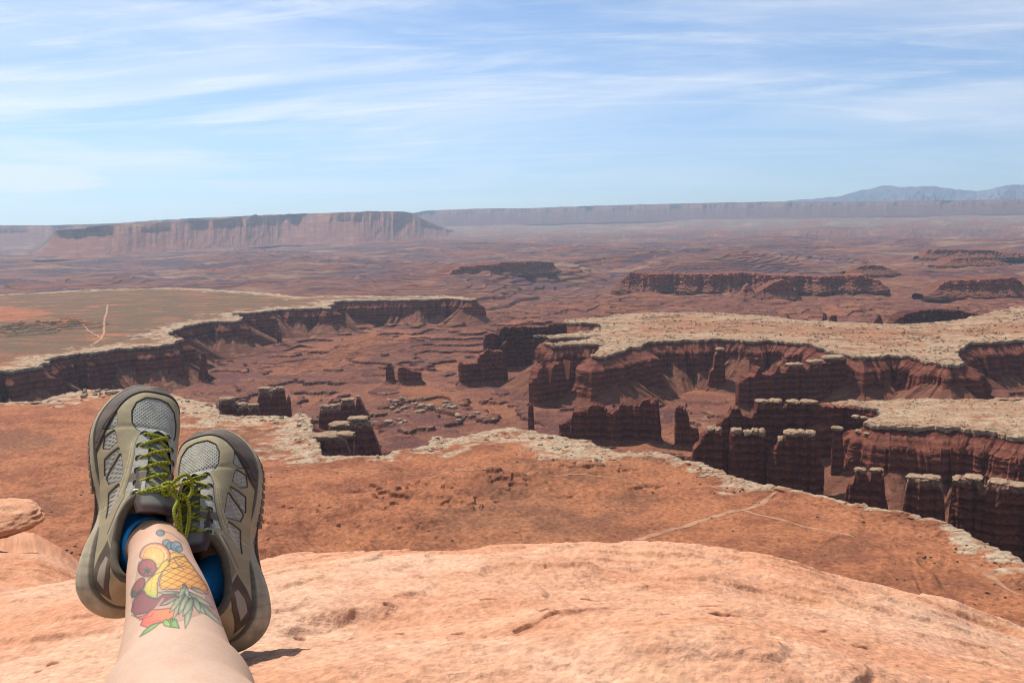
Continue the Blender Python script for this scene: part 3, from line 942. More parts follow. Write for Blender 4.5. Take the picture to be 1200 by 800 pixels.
fin('rock_pillar', 'square red pillar with pale top leaning on the plateau wall', 'rock pillar',
    [(829, 450), (832, 435), (836, 432), (837.5, 414), (845, 411), (848, 414), (849.5, 435), (850, 450)], (828, 454, 851, 454), thick=36, caps=[(838, 849, 406.5, 412)], tone=0.9)
fin('rock_fin', 'long dark back wall with level crest behind the square crowned fin', 'rock fin',
    [(566, 402), (568, 392), (575, 389), (583, 392), (585, 384), (588, 382.5), (610, 382), (640, 382), (645, 379), (650, 378), (664, 379)], (565, 430, 666, 424), thick=55, tone=0.7, talus=20)
fin('rock_fin', 'dark notched fin with pale knobs in front of the long back wall', 'rock fin',
    [(583, 408), (588, 402), (592, 398), (598, 402), (602, 410), (610, 405), (613, 398), (625, 397), (640, 396), (652, 396)], (582, 431, 654, 426), thick=46, tone=0.7,
    caps=[(624, 634, 391.5, 396.5), (633, 641, 392, 396.5)])
fin('rock_spire', 'single red spire standing clear of the left canyon wall', 'rock spire',
    [(233.5, 442), (235.5, 431), (237.3, 414), (240, 413.5), (242, 425), (244, 442)], (233, 446, 245, 446), thick=16, talus=8)
fin('rock_spire', 'short red spire at the foot of the pale boulder slope', 'rock spire',
    [(289.5, 409), (291, 400), (293, 401), (294.5, 409)], (289, 413, 295, 413), thick=12, talus=6)
fin('rock_spire', 'small red spire against the far alcove of the left wall', 'rock spire',
    [(324.5, 399), (326, 388), (328.5, 389), (330, 400)], (324, 404, 331, 404), thick=14, talus=6)
# --- along the near rim
fin('rim_block', 'cluster of rounded pale topped blocks at the near rim', 'rim rock',
    [(255, 480), (257, 470), (260, 468), (270, 468), (276, 471), (277, 477), (285, 473), (290, 475), (291, 480), (296, 474), (303, 475), (305, 486)], ztop=-373, base_z=-430, thick=30, pale=0.75,
    caps=[(256, 277, 464, 472), (275, 291, 471, 477), (290, 304, 472, 478)], tone=0.95)
fin('rim_pillar', 'red split pillars with flat pale tops at the near rim, left of the gully', 'rim rock',
    [(300, 476), (303, 463), (304, 457), (312, 456), (316, 461), (318, 463), (320, 456), (325, 453), (331, 452), (334, 458), (335, 472), (338, 462), (340.5, 465), (342, 482)], ztop=-371, base_z=-450, thick=24, pale=0.75,
    caps=[(302, 317, 453, 458)], tone=1.0)
fin('rim_block', 'pale roofed red rock wall, back row beside the gully', 'rim rock',
    [(373, 490), (375, 478), (399, 476), (400, 470), (415, 469), (416.5, 478), (417.5, 463), (421, 462.5), (425, 472), (431, 480), (434, 492)], ztop=-372, base_z=-450, thick=22, pale=0.75,
    caps=[(375, 388, 473, 480), (386, 400, 472, 479), (400, 416, 465.5, 471)], tone=0.95)
fin('rim_block', 'stack of pale slabs over red columns, right side of the gully', 'rim rock',
    [(384, 506), (386, 499), (410, 497), (412, 493), (430, 492), (436, 497), (438, 505), (441, 512), (447, 528)], ztop=-374, base_z=-450, thick=26, pale=0.75,
    caps=[(386, 412, 493, 502), (408, 432, 487, 493.5), (416, 437, 494, 505)], tone=0.95)
fin('rim_block', 'overhanging tan rim block with shadowed hollow beneath, nearest the gully', 'rim rock',
    [(361, 526), (364, 514), (380, 511), (395, 509), (405, 511), (415, 513), (417, 524), (414, 540)], ztop=-371, base_z=-440, thick=24, pale=0.75,
    caps=[(362, 398, 506, 517), (393, 417, 504.5, 515)], tone=1.2)
fin('rock_pillar', 'pair of stubby dark pillars with pale rounded heads behind the near bench', 'rock pillar',
    [(988, 590), (994, 566), (1001, 564), (1002, 552), (1008, 549), (1015, 553), (1019, 566), (1021, 552), (1034, 550), (1036, 556), (1034, 570), (1037, 580), (1041, 594)], ztop=-376, base_z=-470, thick=20, tone=0.9,
    caps=[(1001, 1016, 546.5, 555), (1019, 1036, 547, 554)])
fin('rock_pillar', 'square dark pillar with slanting pale top behind the near bench', 'rock pillar',
    [(1057, 602), (1060, 575), (1064, 559), (1080, 558), (1100, 559), (1104, 566), (1106, 580), (1108, 605)], ztop=-376, base_z=-470, thick=34, tone=0.95, pale=0.5,
    caps=[(1062, 1086, 555, 560.5), (1082, 1103, 555.5, 562)])
fin('rock_wall', 'dark broken wall with pale slab roof behind the near bench, nearest the right mesa', 'rock wall',
    [(1111, 610), (1115, 580), (1117, 562), (1125, 559), (1145, 558), (1150, 572), (1155, 574), (1160, 562), (1175, 565), (1190, 567), (1210, 571), (1260, 575), (1330, 580)], ztop=-377, base_z=-470, thick=40, tone=0.9, pale=0.5,
    caps=[(1116, 1132, 557, 564), (1130, 1152, 555.5, 561), (1158, 1182, 560.5, 566), (1180, 1206, 564, 570), (1206, 1240, 568, 574)])
# --- beyond the plateau
fin('butte', 'long low dark red butte across the far basin', 'butte',
    [(724, 334), (733, 325), (738, 321), (742, 317.5), (750, 319), (796, 320), (838, 319.5), (867, 318.5), (900, 321), (950, 322.5), (1012, 321.5), (1017, 325), (1029, 328), (1033, 336)],
    (724, 341, 1034, 340), base_z=-480, thick=260, flute=3, talus=50, tone=1.7)
fin('butte', 'dark pointed outlier in front of the long low butte', 'butte',
    [(866, 347), (873, 335), (877, 332), (882, 341), (888, 340), (904, 330), (917, 327), (927, 330), (929, 346)], (865, 350, 930, 349), thick=110, flute=2, talus=45, tone=1.6, base_z=-485)
fin('butte', 'flat topped red butte at the far right of the basin', 'butte',
    [(1083, 344), (1095, 334), (1105, 328), (1115, 327), (1145, 326), (1180, 324), (1186, 328), (1190, 333), (1200, 328), (1230, 328), (1290, 330)], (1082, 347, 1292, 341), thick=200, flute=3, talus=45, tone=1.6, base_z=-482)
fin('butte', 'low red ridge tapering towards the river bend', 'butte',
    [(498, 329), (522, 317), (530, 312), (550, 311), (580, 307.5), (600, 306.5), (620, 306), (640, 307), (646, 311)], (497, 330, 648, 317), thick=240, flute=3, talus=45, tone=1.6, base_z=-480)
for lab, cr in (('left one of two close red spires behind the wide plateau', [(962.5, 380), (965, 366.5), (968, 366.5), (969.5, 380)]),
                ('broader one of two close red spires behind the wide plateau', [(970.5, 381), (973, 369.5), (980, 369), (981.5, 381)]),
                ('pointed dark tooth between the two spires and the dark canyon wall', [(1021, 380), (1027, 372), (1029, 367.5), (1031, 368.5), (1035, 380)]),
                ('tiny isolated tooth peeking over the wide plateau', [(918.5, 378), (924, 369), (928.5, 378)])):
    fin('rock_spire', lab, 'rock spire', cr, (cr[0][0] - 1, 388, cr[-1][0] + 1, 388), thick=30, talus=10)
fin('butte', 'dark layered canyon wall built as a butte with thin pale brim behind the wide plateau', 'butte',
    [(1040, 382), (1046, 374), (1056, 366.5), (1069, 364.5), (1082, 362), (1100, 361.5), (1120, 362.5), (1126, 365), (1141, 367), (1148, 372)], (1039, 388, 1150, 386), thick=90, tone=0.6, talus=20)  # free-standing stand-in for a notch in the plateau's canyon wall
fin('butte', 'hazy blue butte near the right edge, lower step', 'butte',
    [(1098, 311), (1110, 302.5), (1125, 301.5), (1150, 301.5), (1164, 306), (1175, 310)], (1097, 312, 1176, 310), base_z=-480, thick=300, talus=50, flute=6)
fin('butte', 'hazy blue butte near the right edge, upper step', 'butte',
    [(1078, 300), (1085, 292), (1100, 292), (1130, 292), (1155, 292.5), (1163, 295), (1200, 296), (1280, 298)], (1077, 303, 1282, 299), base_z=-480, thick=400, talus=50, flute=8)
fin('butte', 'small dark butte above the long low butte', 'butte',
    [(993, 318), (1005, 312), (1015, 310), (1030, 311), (1046, 317)], (992, 321, 1047, 320), base_z=-480, thick=180, talus=40, flute=5)


# ------------------------------------------------------------------ far mesa, plateau rim, mountains
def scarp(name, top, foot_y, d_top, z_foot, depth, cliff=0.34, run=1000.0, tone=1.0, n=700, gul=1.0):
    """A mesa front: top edge traced at its distance, talus running down to its foot, flat top going back."""
    Tp = np.array(top, float)
    xs = np.linspace(Tp[0, 0], Tp[-1, 0], n)
    ytop = np.interp(xs, Tp[:, 0], Tp[:, 1])
    d = ray(xs, ytop); h = np.hypot(d[:, 0], d[:, 1])
    if d_top is None:
        yf = np.interp(xs, [p[0] for p in foot_y], [p[1] for p in foot_y])
        Fp = at_z(xs, yf, z_foot); dt = np.hypot(Fp[:, 0], Fp[:, 1]) + run
    else:
        dt = np.interp(xs, [p[0] for p in d_top], [p[1] for p in d_top])
        Fp = np.concatenate([d[:, :2] / h[:, None] * (dt - run)[:, None], np.full((n, 1), z_foot)], 1)
    P = d / h[:, None] * dt[:, None]
    u = P[:, :2] / np.linalg.norm(P[:, :2], axis=1, keepdims=True)
    s = np.cumsum(np.r_[0, np.hypot(*np.diff(P[:, :2], axis=0).T)])
    rows, cols = [], []
    g3 = fbm2(s / 90, 8.0, 3)
    P[:, 2] += 9 * np.round(1.4 * fbm2(s / 500, 5.0, 4)) + 4 * noise2(s / 60, 2.0)
    big = fbm2(s / 1500, 1.0, 3)
    back = [(depth, -40), (depth * 0.6, 10), (depth * 0.25, 8), (400, 4), (60, 0)]
    for bk, dz in back:
        rows.append(np.stack([P[:, 0] + u[:, 0] * bk, P[:, 1] + u[:, 1] * bk, P[:, 2] + dz * 0.3], 1)); cols.append(np.broadcast_to(C_SCRUB * 0.9, (n, 3)))
    ks = np.linspace(0, 1, 46)
    for k in ks:
        # profile: steep upper wall, bench, long apron with ravines
        if k < 0.4: a = (0.055 + 0.16 * sstep(-0.25, 0.45, fbm2(s / 700 + 3, 2.0, 3))) * (k / 0.4); zz = 1 - cliff * (k / 0.4)
        else:
            q = (k - 0.4) / 0.6
            a0_ = 0.055 + 0.16 * sstep(-0.25, 0.45, fbm2(s / 700 + 3, 2.0, 3)); a = a0_ + (1 - a0_) * q; zz = (1 - cliff) * (1 - q) ** 1.25
        a = np.broadcast_to(a, (n,))[:, None]; Q = P[:, :2] * (1 - a) + Fp[:, :2] * a
        kc = min(k / 0.4, 1.0); kt = max(0.0, (k - 0.4) / 0.6)
        notch = fbm2(s / 240, 3.0 + 0.6 * k, 3)
        fan = 0.4 - np.abs(fbm2(s / 420 + 0.5 * kt, 9.0 + 1.2 * kt, 2))
        amp = gul * (230 * big * math.sin(math.pi * min(0.25 + k, 1)) + 75 * notch * kc * (1 - 0.7 * kt) + 120 * fan * kt * (1 - kt) * 2.2)
        Q = Q - u * (amp + 24 * g3 * min(k * 4, 1) * (1 - kt))[:, None]
        Z = z_foot - 25 + (P[:, 2] - z_foot + 25) * zz + 5 * noise2(s / 90, k * 12)
        rows.append(np.stack([Q[:, 0], Q[:, 1], Z], 1))
        zb_ = Z + 10 * fbm2(s / 700, 6.0, 2) + 4 * noise2(s / 110, 4.0)
        c = mixc(np.broadcast_to(C_FLOOR * 0.95, (n, 3)), C_DARKRED * 1.9, sstep(-0.2, 0.6, noise2(zb_ / 17, s / 9000) + 0.5 * noise2(zb_ / 6, s / 5000)))
        c = c * (1 + 0.25 * fbm2(s / 160, Z / 40, 4))[:, None]
        pale = sstep(0.05, 0.4, fbm2(s / 420, Z / 26, 4))
        if k < 0.4: c = mixc(c * 1.45, C_TAN, 0.25 + 0.5 * pale)  # upper wall lightened in its colour to offset the shade on it
        else: c = mixc(c, C_FLOOR * 1.15, np.full(n, 0.5)); c = mixc(c, C_TAN * 0.85, 0.45 * pale)
        cols.append(c * tone)
    V = np.stack(rows); C = np.stack(cols)
    me = mesh_np(name, V.reshape(-1, 3), grid_quads(V.shape[0], n, flip=True), cols=C.reshape(-1, 3), mat=M_CLIFF)
    link(name, me, kind='structure')


scarp('mesa', [(38, 296), (50, 290), (58, 280), (66, 270), (80, 269), (100, 269), (104, 266), (140, 263), (200, 260), (260, 256.5), (290, 254), (297, 252), (300, 251), (304, 253.5), (340, 251), (400, 249), (440, 247.5), (474, 248),
               (484, 250), (494, 256), (508, 263), (524, 269), (540, 273)],
      [(38, 303), (120, 301), (250, 292), (330, 286), (420, 285), (480, 281), (510, 279), (540, 276)], None, -450, 5000, run=1700, cliff=0.30, gul=1.8)
scarp('mesa', [(-120, 268), (0, 264), (60, 264), (130, 262), (200, 257), (300, 252.5), (360, 250)], None, [(-120, 24000), (360, 27000)], -440, 8000, run=2200, tone=0.85, gul=1.5)
scarp('plateau', [(470, 252), (500, 247), (520, 246), (560, 244.5), (620, 244), (700, 241), (760, 239.5), (840, 237.5), (900, 236.5), (1000, 236), (1100, 235), (1250, 233)],
      None, [(470, 33000), (800, 34500), (1250, 35500)], -260, 5000, cliff=0.3, tone=0.5, run=4500, gul=2.5)


def mountains():
    ridge = np.array([(820, 239), (880, 238), (930, 235), (975, 231), (1000, 226), (1020, 221), (1038, 217), (1060, 219.5), (1075, 218.5), (1095, 218), (1120, 222), (1145, 224), (1160, 222), (1180, 217), (1200, 216),
                      (1230, 213), (1270, 220), (1320, 228), (1380, 236)], float)
    n = 420; xs = np.linspace(820, 1380, n); yt = np.interp(xs, ridge[:, 0], ridge[:, 1])
    d = ray(xs, yt); P = d / np.hypot(d[:, 0], d[:, 1])[:, None] * 41000.0
    u = P[:, :2] / 41000.0; s = xs * 38
    rows = []
    for k in np.concatenate([np.linspace(-1, 0, 16), np.linspace(0, 1, 26)[1:]]):
        # k<0 in front of the ridge, k>0 behind
        fall = 1 - abs(k) ** 0.8
        Z = -420 + (P[:, 2] + 420) * fall + 420 * fbm2(s / 1800, k * 5, 5, .6) * abs(k) * (1 - abs(k)) * 4 + 70 * fbm2(s / 900, k * 3, 4)
        Q = P[:, :2] + u * (k * 4500.0)
        rows.append(np.stack([Q[:, 0], Q[:, 1], Z], 1))
    V = np.stack(rows)
    c = mixc(np.array([0.10, 0.125, 0.17]), np.array([0.15, 0.17, 0.20]), sstep(-0.3, 0.3, fbm2(V[..., 0].ravel() / 3000, V[..., 2].ravel() / 500, 4)))  # blue of distant haze put into the base colour
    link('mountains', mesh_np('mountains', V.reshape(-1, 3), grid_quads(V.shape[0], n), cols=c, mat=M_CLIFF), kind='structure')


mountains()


# ------------------------------------------------------------------ dirt tracks on the near bench and the left bench
def ground_pt(px, py, z0=Z_BENCH):
    P = at_z(np.asarray(px, float), np.asarray(py, float), z0)
    for _ in range(4):
        z = terrain_z(P[:, 0], P[:, 1]); P = at_z(np.asarray(px, float), np.asarray(py, float), z)
    return P


M_TRACK = mat_plain('pale_track_dirt', (0.42, 0.21, 0.115), 0.95, scale=0.08, amount=0.25)


def track(pl, w):
    p = np.array(pl, float)
    P = ground_pt(p[:, 0], p[:, 1])[:, :2]
    D = densify(P, lambda m: 7.0, closed=False)
    for _ in range(3): D[1:-1] = (D[:-2] + D[1:-1] * 2 + D[2:]) / 4
    D = D + 2.0 * np.stack([fbm2(D[:, 0] / 40, D[:, 1] / 40, 2), fbm2(D[:, 0] / 40 + 9, D[:, 1] / 40, 2)], 1)
    T = np.gradient(D, axis=0); T /= np.linalg.norm(T, axis=1, keepdims=True); nn = np.stack([T[:, 1], -T[:, 0]], 1)
    wv = w * (0.8 + 0.5 * noise2(D[:, 0] / 25, D[:, 1] / 25))
    rows = [D + nn * (wv * k)[:, None] for k in (-0.5, -0.17, 0.17, 0.5)]
    V = np.stack([np.concatenate([r, (terrain_z(r[:, 0], r[:, 1]) + 0.3)[:, None]], 1) for r in rows], 1)
    link('dirt_track', mesh_np('dirt_track', V.reshape(-1, 3), grid_quads(len(D), 4), mat=M_TRACK), kind='structure')


track([(742, 634), (765, 627), (800, 617), (830, 608), (852, 600), (872, 597), (886, 594), (898, 585), (906, 577), (913, 574)], 9)
track([(872, 598), (900, 606), (940, 616), (975, 623), (1010, 631)], 5)
track([(380, 549), (440, 551), (520, 554), (600, 556), (680, 560), (760, 566)], 3.5)
track([(1155, 670), (1170, 684), (1200, 700)], 8)
track([(126, 357), (125, 366), (122, 376), (122, 390), (118, 398), (105, 405)], 9)
track([(97, 382), (110, 391), (120, 397)], 7)
# ------------------------------------------------------------------ boulders, shrubs and scrub
def boulder_mesh(seed, blocky=0.5):
    nu, nv = 18, 11
    u = np.linspace(0, 2 * np.pi, nu, endpoint=False)[None, :]; v = np.linspace(-np.pi / 2, np.pi / 2, nv)[:, None]
    e = lerp(1.0, 0.45, blocky)
    p = lambda a: np.sign(a) * np.abs(a) ** e
    x = p(np.cos(v)) * p(np.cos(u)); y = p(np.cos(v)) * p(np.sin(u)); z = p(np.sin(v)) + 0 * u
    k = 1 + 0.35 * fbm3(x + seed * 5.3, y, z - seed, 3)
    V = np.stack([x * k, y * k, z * k], -1).reshape(-1, 3)
    c = mixc(C_PALE * 0.95, C_TAN * 0.85, sstep(-0.2, 0.5, fbm3(V[:, 0] * 1.4 + seed, V[:, 1] * 1.4, V[:, 2] * 2, 3)))
    return mesh_np('boulder', V, grid_quads(nv, nu, wrap=True), cols=c, mat=M_CLIFF)


BOULDERS = [boulder_mesh(i, 0.3 + 0.12 * i) for i in range(6)]
rb = random.Random(5)


def scatter_boulders(n, x0, x1, y0, y1, size, flat, group, label, z0=Z_BENCH, need=None):
    k = 0; tries = 0
    while k < n and tries < n * 40:
        tries += 1
        px, py = rb.uniform(x0, x1), rb.uniform(y0, y1)
        P = ground_pt([px], [py], z0)[0]
        sdv, pid = sample_sd(np.array([P[0]]), np.array([P[1]]))
        if need is not None and not (need[0] < sdv[0] < need[1]): continue
        s = size * (0.45 + 0.9 * rb.random() ** 2)
        o = link('boulder', BOULDERS[rb.randrange(6)], None, label, 'boulder', group)
        o.location = (P[0], P[1], terrain_z(np.array([P[0]]), np.array([P[1]]))[0] + s * flat * 0.35)
        o.scale = (s * rb.uniform(0.7, 1.4), s * rb.uniform(0.7, 1.2), s * flat * rb.uniform(0.7, 1.2))
        o.rotation_euler = (rb.uniform(-.15, .15), rb.uniform(-.15, .15), rb.uniform(0, 6.28))
        k += 1


GA, LA = 'pale boulders on the near bench rim', 'pale sandstone boulder lying along the rim of the near bench'
scatter_boulders(22, 96, 142, 455, 478, 6.0, 0.75, GA, LA, need=(0, 90))
scatter_boulders(30, 30, 260, 468, 486, 3.6, 0.45, GA, LA, need=(0, 90))
scatter_boulders(26, 255, 350, 484, 498, 3.8, 0.5, GA, LA, need=(0, 60))
scatter_boulders(16, 345, 372, 484, 520, 3.4, 0.5, GA, LA, need=(0, 40))
scatter_boulders(14, 455, 520, 508, 530, 3.0, 0.45, GA, LA, need=(0, 40))
scatter_boulders(40, 540, 730, 503, 540, 3.4, 0.40, GA, LA, need=(0, 70))
scatter_boulders(16, 770, 870, 540, 562, 3.2, 0.40, GA, LA, need=(0, 40))
GB, LB = 'pale boulders on the basin floor', 'pale sandstone boulder strewn over the red basin floor behind the near rim'
scatter_boulders(34, 455, 532, 470, 484, 7.5, 0.6, GB, LB, z0=Z_FLOOR)
scatter_boulders(14, 535, 580, 484, 494, 6.0, 0.6, GB, LB, z0=Z_FLOOR)
scatter_boulders(10, 452, 480, 490, 498, 6.0, 0.6, GB, LB, z0=Z_FLOOR)
GC, LC = 'pale boulders by the right mesa', 'pale sandstone block tumbled beside the right mesa rim'
for px, py, s in ((998, 470, 9), (990, 471, 7), (1003, 488, 10), (1012, 489, 8), (1006, 505, 9), (1016, 508, 7), (1050, 497, 6)):
    P = at_z(np.array([float(px)]), np.array([float(py)]), -372.0 if py < 500 else -388.0)[0]
    o = link('boulder', BOULDERS[rb.randrange(6)], None, LC, 'boulder', GC)
    o.location = P; o.scale = (s * .8, s * .7, s * .34); o.rotation_euler = (0, 0, rb.uniform(0, 6))

M_SHRUB = mat_plain('shrub_leaves', (0.050, 0.058, 0.030), 0.95, scale=2.0, amount=0.4)


def clump(n_leaf, rng, spread=1.0):
    """Small crossed leaf faces filling a low dome of radius 1."""
    d = rng.normal(size=(n_leaf, 3)); d[:, 2] = np.abs(d[:, 2]); d /= np.linalg.norm(d, axis=1, keepdims=True)
    c = d * (rng.random((n_leaf, 1)) ** 0.45) * np.array([1, 1, 0.8])
    a = rng.normal(size=(n_leaf, 3)); b = rng.normal(size=(n_leaf, 3))
    a /= np.linalg.norm(a, axis=1, keepdims=True); b -= np.sum(a * b, 1, keepdims=True) * a; b /= np.linalg.norm(b, axis=1, keepdims=True)
    s = spread * rng.uniform(0.18, 0.42, (n_leaf, 1))
    V = np.stack([c - a * s, c + b * s * .8, c + a * s], 1).reshape(-1, 3)
    return V, np.arange(n_leaf * 3).reshape(-1, 3)


def shrub_mesh(seed):
    rng = np.random.default_rng(seed)
    V, t = clump(150, rng, 0.75)
    sp = Soup(); sp.add(V, t=t)
    for k in range(5):
        a = rng.uniform(0, 6.28); q = np.array([math.cos(a), math.sin(a), 0])
        v, qd, _ = tube_simple(np.array([[0, 0, -0.15], q * 0.25 + [0, 0, .3], q * 0.6 + [0, 0, .6]]), [0.07, 0.05, 0.02])
        sp.add(v, qd)
    return sp.mesh('shrub', M_SHRUB)


def tube_simple(P, r):
    a = np.linspace(0, 2 * np.pi, 5, endpoint=False)
    V = P[:, None] + np.asarray(r)[:, None, None] * np.stack([np.cos(a), np.sin(a), 0 * a], 1)[None]
    return V.reshape(-1, 3), grid_quads(len(P), 5, wrap=True), None


SHRUBS = [shrub_mesh(i) for i in range(4)]
GS_, LS_ = 'dark shrubs dotting the near bench', 'low dark desert shrub on the near bench'
spots = []
for px, py in ((958, 606), (1120, 643), (1119, 647), (1085, 652), (1091, 653), (1083, 654), (1130, 645), (1170, 642), (1133, 639), (818, 613), (834, 607), (1095, 660), (1150, 662), (1172, 664), (1166, 660),
               (1157, 695), (1142, 708), (1152, 727), (1190, 742), (1185, 735), (1140, 718), (1178, 700), (1195, 690), (1060, 680), (890, 590), (1012, 612), (1075, 648),
               (95, 580), (97, 577), (88, 640), (78, 645), (95, 650), (70, 655), (100, 640), (84, 648), (32, 612), (40, 610), (108, 655), (110, 648), (60, 600), (46, 606)):
    spots.append((px, py, rb.uniform(1.2, 2.6)))
while len(spots) < 150:
    r_ = rb.random()
    if r_ < 0.5: px, py = rb.uniform(575, 730), rb.uniform(508, 545)
    elif r_ < 0.7: px, py = rb.uniform(760, 880), rb.uniform(545, 580)
    else: px, py = rb.uniform(300, 1190), rb.uniform(540, 690)
    spots.append((px, py, rb.uniform(0.9, 2.2)))
for px, py, s in spots:
    P = ground_pt([px], [py])[0]
    sdv, pid = sample_sd(np.array([P[0]]), np.array([P[1]]))
    if sdv[0] < 5 or pid[0] != 0: continue
    o = link('shrub', SHRUBS[rb.randrange(4)], None, LS_, 'shrub', GS_)
    o.location = P; o.scale = (s, s * rb.uniform(.8, 1.2), s * rb.uniform(.6, .9)); o.rotation_euler = (0, 0, rb.uniform(0, 6.28))


def scrub():
    """Countless small bushes on the benches, as one object."""
    rng = np.random.default_rng(3)
    out_v, out_t, n0 = [], [], 0
    def area(n, x0, x1, y0, y1, pid_want, smin, smax, thr, nsc):
        nonlocal n0
        x = rng.uniform(x0, x1, n); y = rng.uniform(y0, y1, n)
        sd_, pid = sample_sd(x, y)
        m = (sd_ > 6) & (pid == pid_want) & (fbm2(x / nsc, y / nsc * 1.6, 3) > thr)
        az = np.abs(np.arctan2(x, y)) < 0.75
        x, y = x[m & az], y[m & az]
        z = terrain_z(x, y)
        nl = 9
        for i in range(len(x)):
            s = smin + (smax - smin) * rng.random() ** 2.5
            V, t = clump(nl, rng, 1.5)
            out_v.append(V * np.array([s, s, s * 0.8]) + np.array([x[i], y[i], z[i]])); out_t.append(t + n0); n0 += nl * 3
    area(42000, -300, 2600, 2150, 4400, 2, 1.6, 5.5, -0.02, 120)
    area(9000, 350, 1300, 1450, 2000, 3, 0.9, 2.6, 0.0, 60)
    area(40000, -900, 1000, 620, 1750, 0, 0.5, 1.5, -0.12, 90)
    area(9000, -2800, 300, 2500, 4700, 1, 0.9, 2.6, 0.1, 150)
    me = mesh_np('desert_scrub', np.concatenate(out_v), tris=np.concatenate(out_t), mat=M_SHRUB)
    print('scrub', n0 // 27)
    link('desert_scrub', me, kind='stuff')


scrub()
# ------------------------------------------------------------------ the slickrock ledge under the feet
C_SL1 = np.array([0.58, 0.30, 0.180]); C_SL2 = np.array([0.53, 0.245, 0.135]); C_SL3 = np.array([0.61, 0.38, 0.25]); C_SL4 = np.array([0.40, 0.145, 0.075])
C_SL1, C_SL2, C_SL3 = C_SL1 * 1.16, C_SL2 * 1.16, C_SL3 * np.array([1.16, 1.12, 1.12])


def crest_table(pl):
    p = np.array(pl, float)
    d = ray(p[:, 0], p[:, 1])
    az = np.arctan2(d[:, 0], d[:, 1]); t = -d[:, 2] / np.hypot(d[:, 0], d[:, 1])
    return az, t


CREST = crest_table([(-500, 760), (-100, 728), (0, 712), (60, 701), (100, 694), (150, 688), (200, 681), (260, 673), (300, 668), (340, 658), (400, 649), (470, 640), (560, 632), (640, 628),
                     (700, 630), (760, 636), (800, 640), (835, 645), (868, 656), (930, 669), (1000, 690), (1060, 706), (1120, 722), (1200, 748), (1400, 800)])
CREST2 = crest_table([(-600, 560), (-200, 605), (0, 622), (40, 626), (70, 645), (96, 667), (112, 700), (150, 770), (260, 900), (1400, 1500)])
ROCK_C = 0.42


def rock_detail(x, y, k=1.0):
    z = 0.020 * fbm2(x / 0.85 + 3, y / 0.7, 3) + 0.0045 * fbm2(x / 0.17, y / 0.13, 4) + 0.0036 * fbm2(x / 0.04, y / 0.036, 4) + 0.0010 * noise2(x / 0.009, y / 0.008)
    # shallow solution dishes and small pits
    dish = fbm2(x / 0.42 + 7, y / 0.30 + 2, 3)
    z = z - 0.012 * sstep(0.18, 0.5, dish)
    pit = noise2(x / 0.022, y / 0.02)
    z = z - 0.0045 * sstep(0.62, 0.85, pit) * sstep(-0.1, 0.3, fbm2(x / 0.3 + 1, y / 0.3, 2))
    # low bedding steps
    b = terrace(fbm2(x / 1.3 + 0.4, y / 0.8 + 2.7, 3) * 0.11 + 0.01 * fbm2(x / 0.16, y / 0.16, 3), 0.022, 0.88, 0.55)
    return (z + 0.7 * b) * k


PIT_A = at_z(np.array([850.0]), np.array([752.0]), -0.55)[0, :2]
CRACK = at_z(np.array([606., 628, 645, 655, 668, 690, 706]), np.array([787., 782, 772, 770, 766, 765, 760]), -0.56)[:, :2]


def rock_z(r, az, table, c):
    t = np.interp(az, *table)
    ts = sum(np.interp(az + k * 0.035, *table) for k in (-3, -2, -1, 0, 1, 2, 3)) / 7
    t = lerp(ts, t, sstep(1.2, 2.1, r))
    x = r * np.sin(az); y = r * np.cos(az)
    z = -c - t * t / (4 * c) * r * r
    fade = np.clip(r / 0.6, 0.3, 1.0) * (1 - 0.75 * sstep(4, 12, r)) + 3.0 * sstep(6, 30, r)
    z = z + rock_detail(x, y) * fade
    return x, y, z


def rock_ground(x, y):
    r = np.hypot(x, y); az = np.arctan2(x, y)
    return rock_z(r, az, CREST, ROCK_C)[2]


def rock_colour(x, y, z, pitm=None):
    n1 = fbm2(x / 0.55 + 2, y / 0.4, 4); n2 = fbm2(x / 0.08, y / 0.07, 4); n3 = fbm2(x / 0.9 - 4, y / 0.7 + 3, 4); n4 = noise2(x / 0.012, y / 0.011)
    st = fbm2(x / 0.9 + n1 * 0.6, y / 0.10 + x / 0.5, 4)
    c = mixc(C_SL1, C_SL2, sstep(-0.35, 0.5, n1 + 0.4 * n2))
    c = mixc(c, C_SL3, 0.85 * sstep(-0.05, 0.5, n3 + 0.35 * n2))
    c = mixc(c, C_SL4, 0.30 * sstep(0.15, 0.6, st + 0.3 * n2))
    c = mixc(c, C_SL3, 0.4 * sstep(0.25, 0.6, -st + 0.3 * n2))
    c = mixc(c, np.array([0.62, 0.33, 0.11]), 0.12 * sstep(0.3, 0.6, fbm2(x / 0.25 + 9, y / 0.2, 4)))
    n6 = fbm2(x / 0.02, y / 0.018, 3)
    c = c * (1 + 0.18 * n4 + 0.12 * n2 + 0.16 * n6)[..., None]
    speck = sstep(0.55, 0.8, noise2(x / 0.007 + 3, y / 0.0065)) * sstep(-0.2, 0.4, n2)
    return mixc(c, C_SL4 * 0.75, 0.5 * speck)


